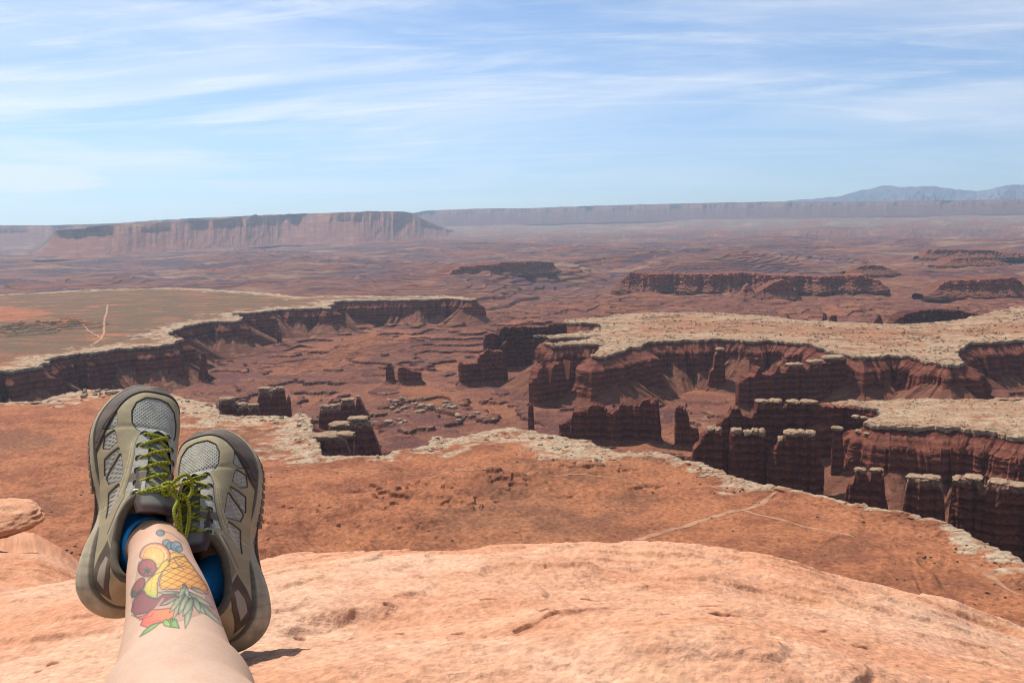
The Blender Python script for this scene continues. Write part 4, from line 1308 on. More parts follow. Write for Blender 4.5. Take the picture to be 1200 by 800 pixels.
def rock_sheet(name, table, c, azl, rs, special=False, tint=1.0):
    R, A = np.meshgrid(rs, azl, indexing='ij')
    x, y, z = rock_z(R, A, table, c)
    col = rock_colour(x, y, z) * tint
    if special:
        d = np.hypot((x - PIT_A[0]) / 1.3, (y - PIT_A[1]) / 1.5) + 0.006 * noise2(x / 0.012, y / 0.012)
        z = z - 0.020 * sstep(0.017, 0.007, d)
        col = mixc(col, C_SL4 * np.array([0.7, 0.55, 0.5]), 0.8 * sstep(0.022, 0.010, d))
        dc = dist_poly(x + 0.012 * noise2(x / 0.03, y / 0.03), y + 0.012 * noise2(x / 0.03 + 5, y / 0.03), CRACK)
        w = 0.003 + 0.005 * noise2(x / 0.05, y / 0.05)
        z = z - 0.007 * sstep(w + 0.008, w * 0.4, dc)
        col = mixc(col, C_SL4 * 0.9, 0.6 * sstep(0.035, 0.004, dc))
        for px_, py_, rr_ in ((572, 681, .010), (408, 741, .006), (386, 768, .009), (470, 757, .006), (747, 706, .008), (722, 729, .010), (700, 735, .006), (640, 700, .008), (905, 722, .008), (965, 742, .010),
                              (520, 720, .006), (1010, 770, .008), (600, 745, .006), (780, 770, .007), (455, 690, .008), (830, 690, .010), (350, 730, .006), (690, 660, .012), (60, 745, .008), (40, 770, .006), (540, 780, .007)):
            c_ = at_z(np.array([float(px_)]), np.array([float(py_)]), -0.56)[0, :2]
            dd = np.hypot((x - c_[0]) / 1.5, y - c_[1]) + 0.5 * rr_ * noise2(x / (rr_ * 1.2) + px_, y / (rr_ * 1.2))
            z = z - 0.6 * rr_ * sstep(rr_, rr_ * 0.4, dd)
            col = mixc(col, C_SL4 * 0.7, 0.75 * sstep(rr_ * 1.3, rr_ * 0.6, dd))
    me = mesh_np(name, np.stack([x, y, z], -1).reshape(-1, 3), grid_quads(len(rs), len(azl)), cols=col.reshape(-1, 3), mat=M_SLICK, smooth=True)
    return link(name, me, kind='structure')


def rock_rows(r0, r1, px):
    rs = [r0]
    while rs[-1] < r1:
        r = rs[-1]
        rs.append(r + np.clip(px * r / 920 * 2.2, 0.0012, 0.006) if r < 4.5 else r + min(0.08 + (r - 4.5) * 0.05, 1.2))
    return np.array(rs)


azm = np.radians(np.concatenate([np.linspace(-80, -36, 160, endpoint=False), np.linspace(-36, 36, 1150, endpoint=False), np.linspace(36, 80, 160)]))
rock_sheet('slickrock', CREST, ROCK_C, azm, rock_rows(0.02, 66, 1.0), True)
azl2 = np.radians(np.concatenate([np.linspace(-85, -40, 120, endpoint=False), np.linspace(-40, -10, 520)]))
rock_sheet('slickrock', CREST2, 0.95, azl2, rock_rows(1.0, 60, 1.3), tint=np.array([0.94, 0.86, 0.80]))


def blob(name, ctr, sx, sy, sz, seed, label, mat, nu=150, nv=90):
    u = np.linspace(0, 2 * np.pi, nu, endpoint=False)[None, :]; v = np.linspace(-np.pi / 2, np.pi / 2, nv)[:, None]
    p = lambda a, e: np.sign(a) * np.abs(a) ** e
    x = p(np.cos(v), 0.7) * np.cos(u); y = p(np.cos(v), 0.7) * np.sin(u); z = np.sin(v) + 0 * u
    k = 1 + 0.22 * fbm3(x * 1.1 + seed, y * 1.1, z * 1.1, 4)
    V = np.stack([x * k * sx, y * k * sy, z * k * sz * (1 + 0.15 * noise3(x * 2, y * 2, seed))], -1).reshape(-1, 3)
    V[:, 2] += 0.010 * fbm3(V[:, 0] / 0.1, V[:, 1] / 0.1, V[:, 2] / 0.05, 3)
    c = rock_colour(V[:, 0] + ctr[0], V[:, 1] + ctr[1] + V[:, 2], V[:, 2]) * np.array([0.95, 0.88, 0.82])
    return link(name, mesh_np(name, V, grid_quads(nv, nu, wrap=True), cols=c, mat=mat, smooth=True), None, label, 'boulder', loc=ctr)


B0 = at_dist(np.array([-10.0]), np.array([609.0]), np.array([5.0]))[0]
blob('boulder', B0, 0.23, 0.22, 0.062, 4.2, 'rounded sandstone boulder overhanging the ledge at the left edge of the photo', M_SLICK)
# ------------------------------------------------------------------ the person: legs, shoes, socks
M_SKIN = mat_albedo('skin', 0.5, 350.0, 0.09, 0.4, 1300.0, 0.0007, 0.4, sss=0.12)
M_UPPER = mat_albedo('shoe_upper', 0.8, 900.0, 0.10, 0.35, 1400.0, 0.0006, 0.25)
M_SOLE = mat_albedo('shoe_rubber', 0.75, 140.0, 0.14, 0.3, 700.0, 0.0006, 0.25)
M_LINING = mat_plain('shoe_lining', (0.030, 0.014, 0.012), 0.95)
M_LINING2 = mat_plain('collar_lining', (0.34, 0.29, 0.22), 0.95, bump=0.4, bump_scale=900, bump_dist=0.0006)
M_SOCK = mat_plain('blue_sock_knit', (0.018, 0.28, 0.64), 0.9, bump=0.5, bump_scale=1200, bump_dist=0.0008)
M_LACE = mat_albedo('lace_weave', 0.85, 1500.0, 0.15, 0.0)
M_METAL = mat_plain('eyelet_metal', (0.45, 0.42, 0.32), 0.35, metal=0.9)
M_LUG = mat_plain('lug_rubber', (0.17, 0.14, 0.10), 0.85, scale=150)

# ---- paint helpers: polygons with a signed distance
def poly_sdf(px, py, poly):
    """Negative inside."""
    P = np.array(poly, float); d = np.full(px.shape, 1e18); s = np.ones(px.shape)
    n = len(P)
    for i in range(n):
        a, b = P[i], P[i - 1]
        ex, ey = b - a; wx, wy = px - a[0], py - a[1]
        t = np.clip((wx * ex + wy * ey) / (ex * ex + ey * ey + 1e-12), 0, 1)
        d = np.minimum(d, (wx - ex * t) ** 2 + (wy - ey * t) ** 2)
        c1 = py >= a[1]; c2 = py < b[1]; c3 = ex * wy > ey * wx
        s = np.where((c1 & c2 & c3) | (~c1 & ~c2 & ~c3), -s, s)
    return s * np.sqrt(d)


def line_d(px, py, pts):
    return dist_poly(px, py, np.array(pts, float))


# ---- shoe geometry, metres; y from heel to toe, z up from the ground, x < 0 is the outer side
SL = 0.287
_ys = np.array([0, .006, .02, .05, .09, .125, .16, .19, .215, .235, .252, .266, .276, .283, .287])
_wo = np.array([0, .018, .033, .0375, .0335, .0335, .043, .0485, .050, .047, .041, .032, .022, .0115, 0])      # outer half width
_wi = np.array([0, .018, .031, .0350, .0305, .0310, .037, .042, .044, .0425, .038, .031, .022, .0115, 0])      # inner half width
_cx = np.array([0, 0, 0, 0, .001, .002, .003, .003, .002, .002, .003, .004, .005, .005, .005])
_zb = np.array([.006, .003, .001, 0, .001, .001, 0, 0, .001, .003, .007, .011, .015, .018, .020])               # ground side
_zs = np.array([.052, .051, .048, .043, .036, .029, .024, .0215, .021, .022, .024, .0265, .029, .031, .032])    # top of the midsole
_zt = np.array([.115, .118, .122, .126, .128, .120, .106, .092, .082, .0755, .070, .0655, .062, .058, .055])   # ridge of the upper
ip = lambda y, a: np.interp(y, _ys, a)


def smooth_tab(y, a):
    return (ip(y - .006, a) + 2 * ip(y, a) + ip(y + .006, a)) / 4


def y_samples(n):
    k = np.linspace(0, np.pi, n)
    return SL * (0.5 - 0.5 * np.cos(k)) * 0.92 + SL * np.linspace(0, 1, n) * 0.08


_hy = np.linspace(0, SL, 600)


def _wtab(vals):
    t = np.interp(_hy, [0, .03, .055, .085, .118, .15, .18, .21, .235, SL], vals)
    k = np.exp(-0.5 * (np.arange(-60, 61) / 22.0) ** 2); k /= k.sum()
    t = np.convolve(np.pad(t, 60, mode='edge'), k, 'valid')
    toe = np.clip((_hy - .205) / (SL - .205), 0, 1); heel = np.clip((.036 - _hy) / .036, 0, 1)
    return t * np.sqrt(np.clip(1 - toe ** 2.3, 0, 1)) * np.sqrt(np.clip(1 - heel ** 2.2, 0, 1))


_WT = {-1: _wtab([.0345, .0355, .0360, .0345, .0325, .0385, .0465, .0510, .0515, .0510]),
       1: _wtab([.0335, .0340, .0340, .0325, .0305, .0335, .0400, .0445, .0460, .0460])}


def halfw(y, side):
    return np.interp(y, _hy, _WT[-1 if side < 0 else 1])


def collar_z(y):
    return np.interp(y, [0, .015, .035, .06, .085, .105, .125], [.112, .110, .101, .094, .097, .108, .135])


THROAT_Y0, THROAT_Y1 = .108, .206


def throat_hw(y):
    return np.interp(y, [.10, .13, .185, .201, .207], [.019, .0155, .0125, .008, 0])


def upper_point(y, th):
    """th 0 (outer sole edge) .. pi (inner sole edge)."""
    c, s = np.cos(th), np.sin(th)
    side = np.where(c > 0, -1.0, 1.0)
    w = np.where(c > 0, halfw(y, -1), halfw(y, 1))
    zs, zt = smooth_tab(y, _zs) - .002, smooth_tab(y, _zt)
    toe = sstep(.20, .25, y)
    ank = sstep(.135, .085, y)
    ex, ez = lerp(0.86, 0.62, toe), lerp(0.95, 0.85, toe)
    xr = np.abs(c) ** ex
    s2 = np.clip(s, 0, 1) ** ez
    # the heel and ankle part: side walls leaning in a little, bulging at the heel
    xa = np.clip(1.0 - 0.10 * s2 ** 1.4 - 0.05 * np.exp(-((s2 - .35) / .2) ** 2), 0, 2) * np.minimum(1, (np.abs(c) / 0.22) ** 0.5)
    xr = lerp(xr, xa, ank)
    w2 = w * lerp(1.0, 0.97, ank)
    cx = smooth_tab(y, _cx)
    x = cx + side * w2 * xr * 0.985
    # inward shift of the ridge towards the big toe
    x = x + 0.004 * s2 * sstep(.12, .2, y)
    z = zs + (zt - zs) * s2
    heel = np.clip(1 - y / .03, 0, 1) ** 2 * ank
    yy = y + heel * 0.010 * s2 - 0.004 * heel * np.sin(np.pi * np.clip(s2 * 1.4, 0, 1))
    yy = yy - 0.010 * sstep(.255, SL, y) * s2      # the toe leans back from its tip
    return x, yy, z, s2


C_TANO = np.array([0.37, 0.305, 0.180]); C_TAND = np.array([0.205, 0.170, 0.112]); C_MESHF = np.array([0.50, 0.48, 0.40]); C_SUEDE = np.array([0.47, 0.44, 0.37])
C_TOE = np.array([0.110, 0.083, 0.068]); C_LINE = np.array([0.025, 0.02, 0.016]); C_TAUPE = np.array([0.34, 0.29, 0.225]); C_BROWN = np.array([0.10, 0.07, 0.05])

# windows of knit mesh in the side overlay: (millimetres along the shoe, percent of the way up the side)
WINDOWS = [[(233, 62), (216, 34), (213, 56), (218, 64)],
           [(207, 58), (202, 34), (190, 28), (186, 44), (192, 60)],
           [(181, 62), (173, 28), (156, 22), (160, 34)],
           [(172, 64), (166, 56), (150, 26), (142, 30), (141, 58), (146, 63)],
           [(133, 54), (128, 28), (100, 22), (112, 40), (122, 53)]]
STRIPE = [(121, 68), (112, 70), (92, 52), (74, 34), (82, 36), (102, 52)]
HEELWIN = [(46, 46), (40, 60), (26, 52), (14, 28), (24, 18), (38, 28)]
HEELBROWN = [(66, 40), (50, 62), (38, 74), (20, 64), (4, 22), (18, 2), (36, 6), (52, 20)]


def build_upper(mirror):
    ny, nt = 430, 400
    y = y_samples(ny)[:, None]; th = np.linspace(0.0, np.pi, nt)[None, :]
    Y, TH = np.broadcast_arrays(y, th)
    X, YY, Z, S2 = upper_point(Y, TH)
    V = np.stack([X, YY, Z], -1)
    du = np.gradient(V, axis=0); dv = np.gradient(V, axis=1)
    nrm = np.cross(dv, du); nrm /= np.maximum(np.linalg.norm(nrm, axis=-1, keepdims=True), 1e-9)
    flip = np.sum(nrm * np.array([0, 0, 1.0]), -1).mean() < 0
    if flip: nrm = -nrm
    ym = Y * 1000; s = S2 * 100
    outer = np.cos(TH) > 0
    hs = (Z - smooth_tab(Y, _zs)) * 1000
    xc = (X - smooth_tab(Y, _cx)) * 1000
    # knit pattern
    hexp = np.sin(ym * 1.25) * np.sin(xc * 1.45) * 1.2 + 0.35 * noise2(xc / 1.5, ym / 1.5)
    knit = mixc(C_MESHF, C_MESHF * 0.52, sstep(-0.1, 1.1, hexp))
    knit = mixc(knit, C_MESHF * 0.72, sstep(-0.2, 0.5, fbm2(xc / 9, ym / 9, 3)))
    c = np.broadcast_to(C_TANO, V.shape).copy()
    c = mixc(c, C_TANO * 1.18, sstep(-0.2, 0.5, fbm2(xc / 14 + 3, ym / 14, 3)))
    h = np.full(Y.shape, 1.5)                          # relief in millimetres
    line = np.zeros(Y.shape)
    # vamp: mesh on the toe top
    vamp = poly_sdf(xc, ym, [(-20, 205), (-25, 216), (-26, 232), (-22, 246), (-12, 255), (4, 257), (16, 253), (25, 242), (29, 226), (29, 210), (25, 200), (-14, 200)])
    iv = sstep(0.7, -0.7, vamp)
    c = mixc(c, knit, iv); h = lerp(h, 0.4 + 0.35 * hexp, iv)
    line = np.maximum(line, sstep(1.0, 0.4, np.abs(vamp)))
    # suede eye stays along the throat
    d_thr = np.abs(xc - 3) - throat_hw(Y) * 1000
    stw = np.interp(ym, [100, 125, 195, 210], [14, 13, 12, 8])
    ist = sstep(0.5, -0.5, d_thr - stw) * sstep(209, 207, ym) * sstep(118, 121, ym)
    su = mixc(C_SUEDE, C_SUEDE * 0.72, sstep(-0.3, 0.5, fbm2(xc / 3, ym / 3, 4)))
    c = mixc(c, su, ist); h = lerp(h, 1.9, ist)
    line = np.maximum(line, sstep(0.7, 0.2, np.abs(d_thr - stw)) * (ym > 118) * (ym < 207) * 0.7)
    web = sstep(0.5, -0.5, np.abs(ym - 137) - 6) * ist           # dark webbing panel
    c = mixc(c, C_TAND * 0.8, web)
    # side windows, both sides
    for wn in WINDOWS:
        sd_ = poly_sdf(ym, s * 0.9, [(a, b * 0.9) for a, b in wn])
        k = sstep(0.8, -0.8, sd_ - 1.6) * (ym > 60)
        c = mixc(c, knit * 0.92, k); h = lerp(h, 0.3 + 0.3 * hexp, k)
        line = np.maximum(line, sstep(1.3, 0.5, np.abs(sd_ - 1.6)))
    sd_ = poly_sdf(ym, s * 0.9, [(a, b * 0.9) for a, b in STRIPE])
    k = sstep(0.7, -0.7, sd_); c = mixc(c, C_TAUPE, k); h = lerp(h, 2.2, k); line = np.maximum(line, 0.5 * sstep(1.0, 0.4, np.abs(sd_)))
    # smooth strap sweeping from the top eyelet to the heel
    strap = poly_sdf(ym, s, [(128, 84), (118, 84), (96, 66), (70, 44), (48, 70), (52, 92), (80, 100), (110, 100)])
    k = sstep(1, -1, strap); c = mixc(c, C_TAND * 1.15, k); h = lerp(h, 2.0, k)
    hb = poly_sdf(ym, s, HEELBROWN); k = sstep(1, -1, hb); c = mixc(c, C_BROWN, k); h = lerp(h, 1.9, k)
    line = np.maximum(line, 0.6 * sstep(1.4, 0.5, np.abs(hb)))
    hw = poly_sdf(ym, s, HEELWIN); k = sstep(1, -1, hw); c = mixc(c, C_TAUPE * 1.1, k); h = lerp(h, 2.4, k)
    # leather toe bumper and the low rand behind it
    bh = np.interp(ym, [150, 190, 222, 250, 268, 287], [-4, 5, 12, 17, 24, 24]) if True else 0
    bhi = np.interp(ym, [190, 228, 250, 268, 287], [-4, 6, 15, 24, 24])
    bb = np.where(outer, bh, bhi)
    # near the tip the bumper is limited by the distance from the tip, seen from above
    tipd = np.hypot((xc - 3) / 1.0, (ym - 226) / 1.0)
    w0 = np.where(xc < 3, 50.0, 45.0)
    ax_, ay_ = np.abs(xc - 3) / w0, np.where(ym > 215, (ym - 215) / 72.0, (ym - 215) / 95.0)
    rho = (ax_ ** 2.3 + np.abs(ay_) ** 2.3) ** (1 / 2.3)
    phi = np.degrees(np.arctan2(ax_, ay_))
    rb = np.interp(phi, [0, 40, 70, 88, 104, 125], [.765, .775, .865, .945, 1.02, 1.15]) + np.where(outer, 0, np.interp(phi, [0, 50, 90], [0, .03, .09]))
    hs = (rho - rb) * 55.0; bb = np.full(Y.shape, 0.0)
    hs = -hs
    kb = sstep(0.6, -0.6, hs - bb) * (ym > 170)
    toec = mixc(C_TOE, C_TOE * 1.35, sstep(-0.3, 0.5, fbm2(xc / 10, ym / 10, 4)))
    c = mixc(c, toec, kb); h = lerp(h, 2.9, kb)
    line = np.maximum(line, sstep(0.9, 0.3, np.abs(hs - bb)) * (ym > 170) * 0.9)
    st_t = np.abs(hs - bb + 2.2) < 0.55
    dash = np.sin(np.arctan2(xc, ym - 215) * 95) > 0
    c = np.where((st_t & dash & (ym > 190))[..., None], C_TOE * 0.45, c)
    # stitching on the overlays
    for off in (2.2, 4.0):
        m = (np.abs(d_thr - stw - off) < 0.42) & (np.sin(ym * 2.7) > -0.1) & (ym > 112) & (ym < 232) & (kb < .5) & (iv < .5)
        c = np.where(m[..., None], C_TANO * 1.75, c)
    c = mixc(c, C_LINE, np.clip(line, 0, 1) * 0.92)
    h = h - 0.5 * np.clip(line, 0, 1)
    # dust
    c = mixc(c, np.array([0.42, 0.27, 0.17]), 0.14 * sstep(-0.1, 0.5, fbm2(xc / 20 + 7, ym / 20, 4)))
    # a fold over the ball of the foot
    fold = np.exp(-((ym - 208 - 0.1 * np.abs(xc)) / 3.5) ** 2) * sstep(0, 30, s)
    V = V + nrm * (h * 0.001)[..., None]
    V[..., 2] -= 0.0012 * fold
    q = grid_quads(ny, nt)
    # cut the collar opening and the throat
    cut = ((Z > collar_z(Y)) & (Y < .125)) | ((np.abs(xc - 3) < throat_hw(Y) * 1000) & (Y > .098) & (Y < .207) & (S2 > .5))
    keep = ~(cut.ravel()[q].sum(1) >= 3)
    q = q[keep]
    Vf = V.reshape(-1, 3).copy(); cf = c.reshape(-1, 3)
    if mirror: Vf[:, 0] *= -1
    else: q = q[:, ::-1]
    used, inv = np.unique(q, return_inverse=True)
    me = mesh_np('upper', Vf[used], inv.reshape(-1, 4), cols=cf[used], mat=M_UPPER, smooth=True)
    # lining inside the ankle part
    m = (Y < .16)
    nl = grid_quads(ny, nt); kl = (~cut & m).ravel()[nl].all(1)
    Lv = (np.stack([X, YY, Z], -1) - nrm * 0.0035).reshape(-1, 3).copy()
    if mirror: Lv[:, 0] *= -1
    used, inv = np.unique(nl[kl], return_inverse=True)
    ml = mesh_np('lining', Lv[used], inv.reshape(-1, 4), mat=M_LINING, smooth=True)
    return me, ml


def tube(path, r, nseg=10, stripes=None, closed=False, flat=1.0):
    """Swept tube: verts, quads, colours (striped lace)."""
    P = np.asarray(path, float); n = len(P)
    T = np.gradient(P, axis=0)
    if closed: T = np.roll(P, -1, 0) - np.roll(P, 1, 0)
    T /= np.maximum(np.linalg.norm(T, axis=1, keepdims=True), 1e-9)
    up = np.array([0.13, 0.21, 0.97]); Bq = np.cross(T, up); Bq /= np.maximum(np.linalg.norm(Bq, axis=1, keepdims=True), 1e-9)
    Nq = np.cross(Bq, T)
    a = np.linspace(0, 2 * np.pi, nseg, endpoint=False)
    R = np.broadcast_to(np.asarray(r, float), (n,))
    V = P[:, None] + R[:, None, None] * (np.cos(a)[None, :, None] * Bq[:, None] + flat * np.sin(a)[None, :, None] * Nq[:, None])
    s = np.r_[0, np.cumsum(np.linalg.norm(np.diff(P, axis=0), axis=1))]
    q = grid_quads(n, nseg, wrap=True)
    if closed:
        j = np.arange(nseg); q = np.concatenate([q, np.stack([(n - 1) * nseg + j, (n - 1) * nseg + (j + 1) % nseg, (j + 1) % nseg, j], 1)])
    col = None
    if stripes:
        ph = s[:, None] * 2 * np.pi / 0.0034 + a[None] * 1.0
        ph2 = s[:, None] * 2 * np.pi / 0.0034 - a[None] * 1.0
        k = sstep(0.15, 0.6, np.sin(ph) * 0.8 + 0.2 * np.sin(ph2 * 2)) * stripes
        col = mixc(np.array([0.38, 0.38, 0.03]), np.array([0.03, 0.03, 0.010]), k).reshape(-1, 3)
        bul = 1 + 0.05 * np.sin(ph)
        V = P[:, None] + (V - P[:, None]) * bul[..., None]
    return V.reshape(-1, 3), q, col


def bez(pts, n=40):
    """Smooth curve through the points (Catmull-Rom)."""
    P = np.array(pts, float); P = np.concatenate([[2 * P[0] - P[1]], P, [2 * P[-1] - P[-2]]])
    out = []
    m = len(P) - 3
    for i in range(m):
        t = np.linspace(0, 1, n, endpoint=(i == m - 1))[:, None]
        a, b, c, d = P[i], P[i + 1], P[i + 2], P[i + 3]
        out.append(0.5 * ((2 * b) + (-a + c) * t + (2 * a - 5 * b + 4 * c - d) * t ** 2 + (-a + 3 * b - 3 * c + d) * t ** 3))
    return np.concatenate(out)


def lace_mesh(name, paths, r=0.0020, stripes=0.8):
    so_ = Soup()
    for p in paths:
        v, q, c = tube(p, r, 10, stripes); so_.add(v, q, c=c)
    return so_.mesh(name, M_LACE, True)


def build_sole(mirror):
    """Midsole ring and outsole with lugs."""
    ny = 260
    yy = y_samples(ny)
    po = np.stack([smooth_tab(yy, _cx) - halfw(yy, -1), yy], 1); pi_ = np.stack([smooth_tab(yy, _cx) + halfw(yy, 1), yy], 1)
    O = np.concatenate([po, pi_[::-1][1:-1]])                       # closed outline
    nn = normals2(O, 3)
    if np.sum(nn * (O - np.array([0, .15]))) < 0: nn = -nn
    y = O[:, 1]; zs, zb = smooth_tab(y, _zs), smooth_tab(y, _zb)
    n = len(O)
    rows, cols = [], []
    C1 = np.array([0.42, 0.35, 0.235]); C2 = np.array([0.25, 0.205, 0.145]); C3 = np.array([0.58, 0.49, 0.35])
    heel = sstep(.11, .03, y)
    for f, o in ((1.06, -0.008), (1.08, 0.0015), (1.0, 0.0036), (0.94, 0.0042), (0.86, 0.0046), (0.78, 0.0048), (0.66, 0.0050), (0.5, 0.0048), (0.36, 0.0042), (0.22, 0.0034), (0.18, 0.0022), (0.14, 0.0030), (0.06, 0.0018), (0.0, -0.004)):
        off = o - 0.0065 * np.exp(-((y - .118) / .032) ** 2) + heel * 0.006 * math.sin(math.pi * min(max(1 - f, 0), 1))
        Q = O + nn * np.broadcast_to(off, (n,))[:, None]
        z = zb + (zs - zb) * f
        rows.append(np.stack([Q[:, 0], Q[:, 1], z], 1))
        c = mixc(np.broadcast_to(C1, (n, 3)), C2, np.full(n, 1.0 if f < 0.2 else 0.0))
        streak = sstep(-0.1, 0.5, fbm2(y / 0.02 + 5, np.full(n, f * 3.0) + O[:, 0] / 0.03, 3))
        c = mixc(c, C3, 0.55 * streak * heel + 0.25 * streak)
        if f > 0.97: c = c * 0.35
        gro = np.abs(np.sin(y * 260 + f * 3.0)) ** 8 * heel
        c = c * (1 - 0.18 * gro)[:, None]
        cols.append(c)
    V = np.stack(rows); C = np.stack(cols)
    if mirror: V[..., 0] *= -1
    s1 = Soup(); q = grid_quads(len(rows), n, wrap=True, flip=not mirror)
    s1.add(V.reshape(-1, 3), q, c=C.reshape(-1, 3))
    mid = s1.mesh('midsole', M_SOLE, True)
    # outsole: bottom sheet and lugs round the edge
    s2 = Soup()
    nb = 60
    yb = y_samples(nb)
    L_ = np.stack([smooth_tab(yb, _cx) - halfw(yb, -1), yb, smooth_tab(yb, _zb) + .002], 1); R_ = np.stack([smooth_tab(yb, _cx) + halfw(yb, 1), yb, smooth_tab(yb, _zb) + .002], 1)
    B = np.stack([L_ * (1 - t) + R_ * t for t in np.linspace(0, 1, 9)], 1)
    if mirror: B[..., 0] *= -1
    s2.add(B.reshape(-1, 3), grid_quads(nb, 9))
    arc = np.r_[0, np.cumsum(np.linalg.norm(np.diff(O, axis=0), axis=1))]
    for k in np.arange(0.0, arc[-1], 0.0105):
        i = int(np.argmin(np.abs(arc - k)))
        if .085 < O[i, 1] < .125: continue
        o = O[i]; nv = nn[i]; tv = np.array([-nv[1], nv[0]])
        z0, z1 = zb[i] - 0.003, zb[i] + 0.0095
        vs = []
        hl = 0.0 if o[1] > .14 else -0.0065
        for z, e, wd in ((z0, 0.0030 + hl, 0.0030), (z1, 0.0052 + hl, 0.0036)):
            for a, bq in ((-0.016, -1), (e, -1), (e, 1), (-0.016, 1)):
                p = o + nv * a + tv * bq * wd
                vs.append((p[0] * (-1 if mirror else 1), p[1], z))
        s2.add(vs, [(0, 1, 2, 3), (4, 7, 6, 5), (0, 4, 5, 1), (1, 5, 6, 2), (2, 6, 7, 3), (3, 7, 4, 0)])
    out = s2.mesh('outsole', M_LUG)
    return mid, out


def ridge_pt(x, y, lift):
    """Point on the shoe's top at sideways x (from the ridge) with a lift."""
    th = np.linspace(0.35, np.pi - 0.35, 161)
    X, YY, Z, _ = upper_point(np.full(161, y), th)
    i = np.argsort(X); xx = np.interp(x + 0.003, X[i], X[i]); z = np.interp(xx, X[i], Z[i])
    return np.array([x + 0.003, y, z + lift])


EYE_Y = [.199, .181, .163, .146, .129, .112]


def build_shoe(person, Mx, mirror, bow, label):
    mx = -1.0 if mirror else 1.0
    root = link('shoe', None, person, label); root.matrix_world = Mx
    upm, lin = build_upper(mirror)
    up = link('upper', upm, root)
    link('lining', lin, root)
    mid, out = build_sole(mirror)
    so_ = link('midsole', mid, root); link('outsole', out, root)
    # padded collar
    yc = np.concatenate([np.linspace(.112, .002, 70), np.linspace(.002, .112, 70)[1:]])
    pts = []
    for k, y in enumerate(yc):
        zc = float(collar_z(y)) - 0.001
        th = np.linspace(0.02, np.pi / 2 - 0.02, 160) if k < 70 else np.pi - np.linspace(0.02, np.pi / 2 - 0.02, 160)
        X, YY, Z, _ = upper_point(np.full(160, y), th)
        i = int(np.argmin(np.abs(Z - zc)))
        pts.append((X[i], YY[i], zc))
    pts = np.array(pts)
    for _ in range(6): pts[1:-1] = (pts[:-2] + 2 * pts[1:-1] + pts[2:]) / 4
    ctr = np.array([0, .055, 0.1]); inn = pts - ctr; inn[:, 2] = 0
    pts2 = pts - inn / np.maximum(np.linalg.norm(inn, axis=1, keepdims=True), 1e-6) * 0.0028
    pts2[:, 0] *= mx
    v, q, _ = tube(pts2, 0.0048, 14)
    link('collar', mesh_np('collar', v, q, mat=M_LINING2 if False else M_COLLAR, smooth=True), root)
    # tongue
    yt = np.linspace(.210, .088, 60); xt = np.linspace(-1, 1, 25)
    rows = []
    for y in yt:
        hw = np.interp(y, [.08, .10, .13, .2], [.020, .025, .023, .017])
        lift = np.interp(y, [.088, .096, .105, .12, .135, .2], [.012, .010, .007, .002, -.0015, -.003])
        base = ridge_pt(0, max(y, .11), 0)
        zz = base[2] + lift - 0.012 * (xt * hw / .02) ** 2 * 0.55
        rows.append(np.stack([(0.003 + xt * hw) * mx, np.full(25, y), zz], 1))
    Tt = np.stack(rows); thick = Tt.copy(); thick[..., 2] -= 0.007
    s_ = Soup()
    kn = sstep(-0.2, 0.6, np.sin(Tt[..., 1] * 2200) * np.sin(Tt[..., 0] * 2200)).reshape(-1)
    tcol = mixc(C_SUEDE * 0.62, C_SUEDE * 0.4, kn)
    topm = sstep(.116, .110, Tt[..., 1]).reshape(-1)
    tcol = mixc(tcol, C_SUEDE * 0.5, topm)
    lipm = sstep(.102, .094, Tt[..., 1]).reshape(-1); tcol = mixc(tcol, np.array([0.07, 0.032, 0.028]), lipm)
    sidem = np.broadcast_to(sstep(0.72, 0.9, np.abs(xt))[None], (60, 25)).reshape(-1); tcol = mixc(tcol, np.array([0.10, 0.06, 0.05]), sidem)
    s_.add(Tt.reshape(-1, 3), grid_quads(60, 25, flip=not mirror), c=tcol)
    s_.add(thick.reshape(-1, 3), grid_quads(60, 25, flip=mirror), c=np.broadcast_to(np.array([0.035, 0.016, 0.014]), (1500, 3)))
    edge = lambda A: np.concatenate([A[:, 0], A[-1], A[::-1, -1]])
    e1, e2 = edge(Tt), edge(thick); ne = len(e1)
    s_.add(np.concatenate([e1, e2]), [(i, i + 1, ne + i + 1, ne + i) for i in range(ne - 1)], c=np.broadcast_to(np.array([0.09, 0.06, 0.05]), (2 * ne, 3)))
    link('tongue', s_.mesh('tongue', M_UPPER, True), root)
    # eyelets
    eyes = {}
    for i, y in enumerate(EYE_Y):
        for sd_ in (-1, 1):
            x = sd_ * (float(throat_hw(y)) + 0.0058)
            eyes[(i, sd_)] = ridge_pt(x, y, 0.0022)
    for (i, sd_), p in eyes.items():
        a = np.linspace(0, 2 * np.pi, 20, endpoint=False)
        rr = 0.0034 if i < 5 else 0.0045
        slope = -sd_ * 0.75
        ring = np.stack([(p[0] + rr * np.cos(a)) * mx, p[1] + rr * np.sin(a), p[2] + slope * rr * np.cos(a) * 0.9], 1)
        v, q, _ = tube(ring, 0.0011 if i < 5 else 0.0018, 8, closed=True)
        link('eyelet', mesh_np('eyelet', v, q, mat=M_METAL if i == 5 else M_EYE, smooth=True), root)
    # laces
    def arch(a, b, lift=0.0042, drop=0.0):
        a = a.copy(); b = b.copy()
        m = []
        for t in np.linspace(0, 1, 24):
            p = a * (1 - t) + b * t
            rz = ridge_pt(p[0] - 0.003, p[1], 0)[2]
            env = math.sin(math.pi * t) ** 0.5 if 0 < t < 1 else 0
            p[2] = max(p[2], rz * env + p[2] * (1 - env)) + lift * env - 0.001 * (1 - env) + drop * env
            m.append(p)
        m = np.array(m); m[:, 0] *= mx
        return m
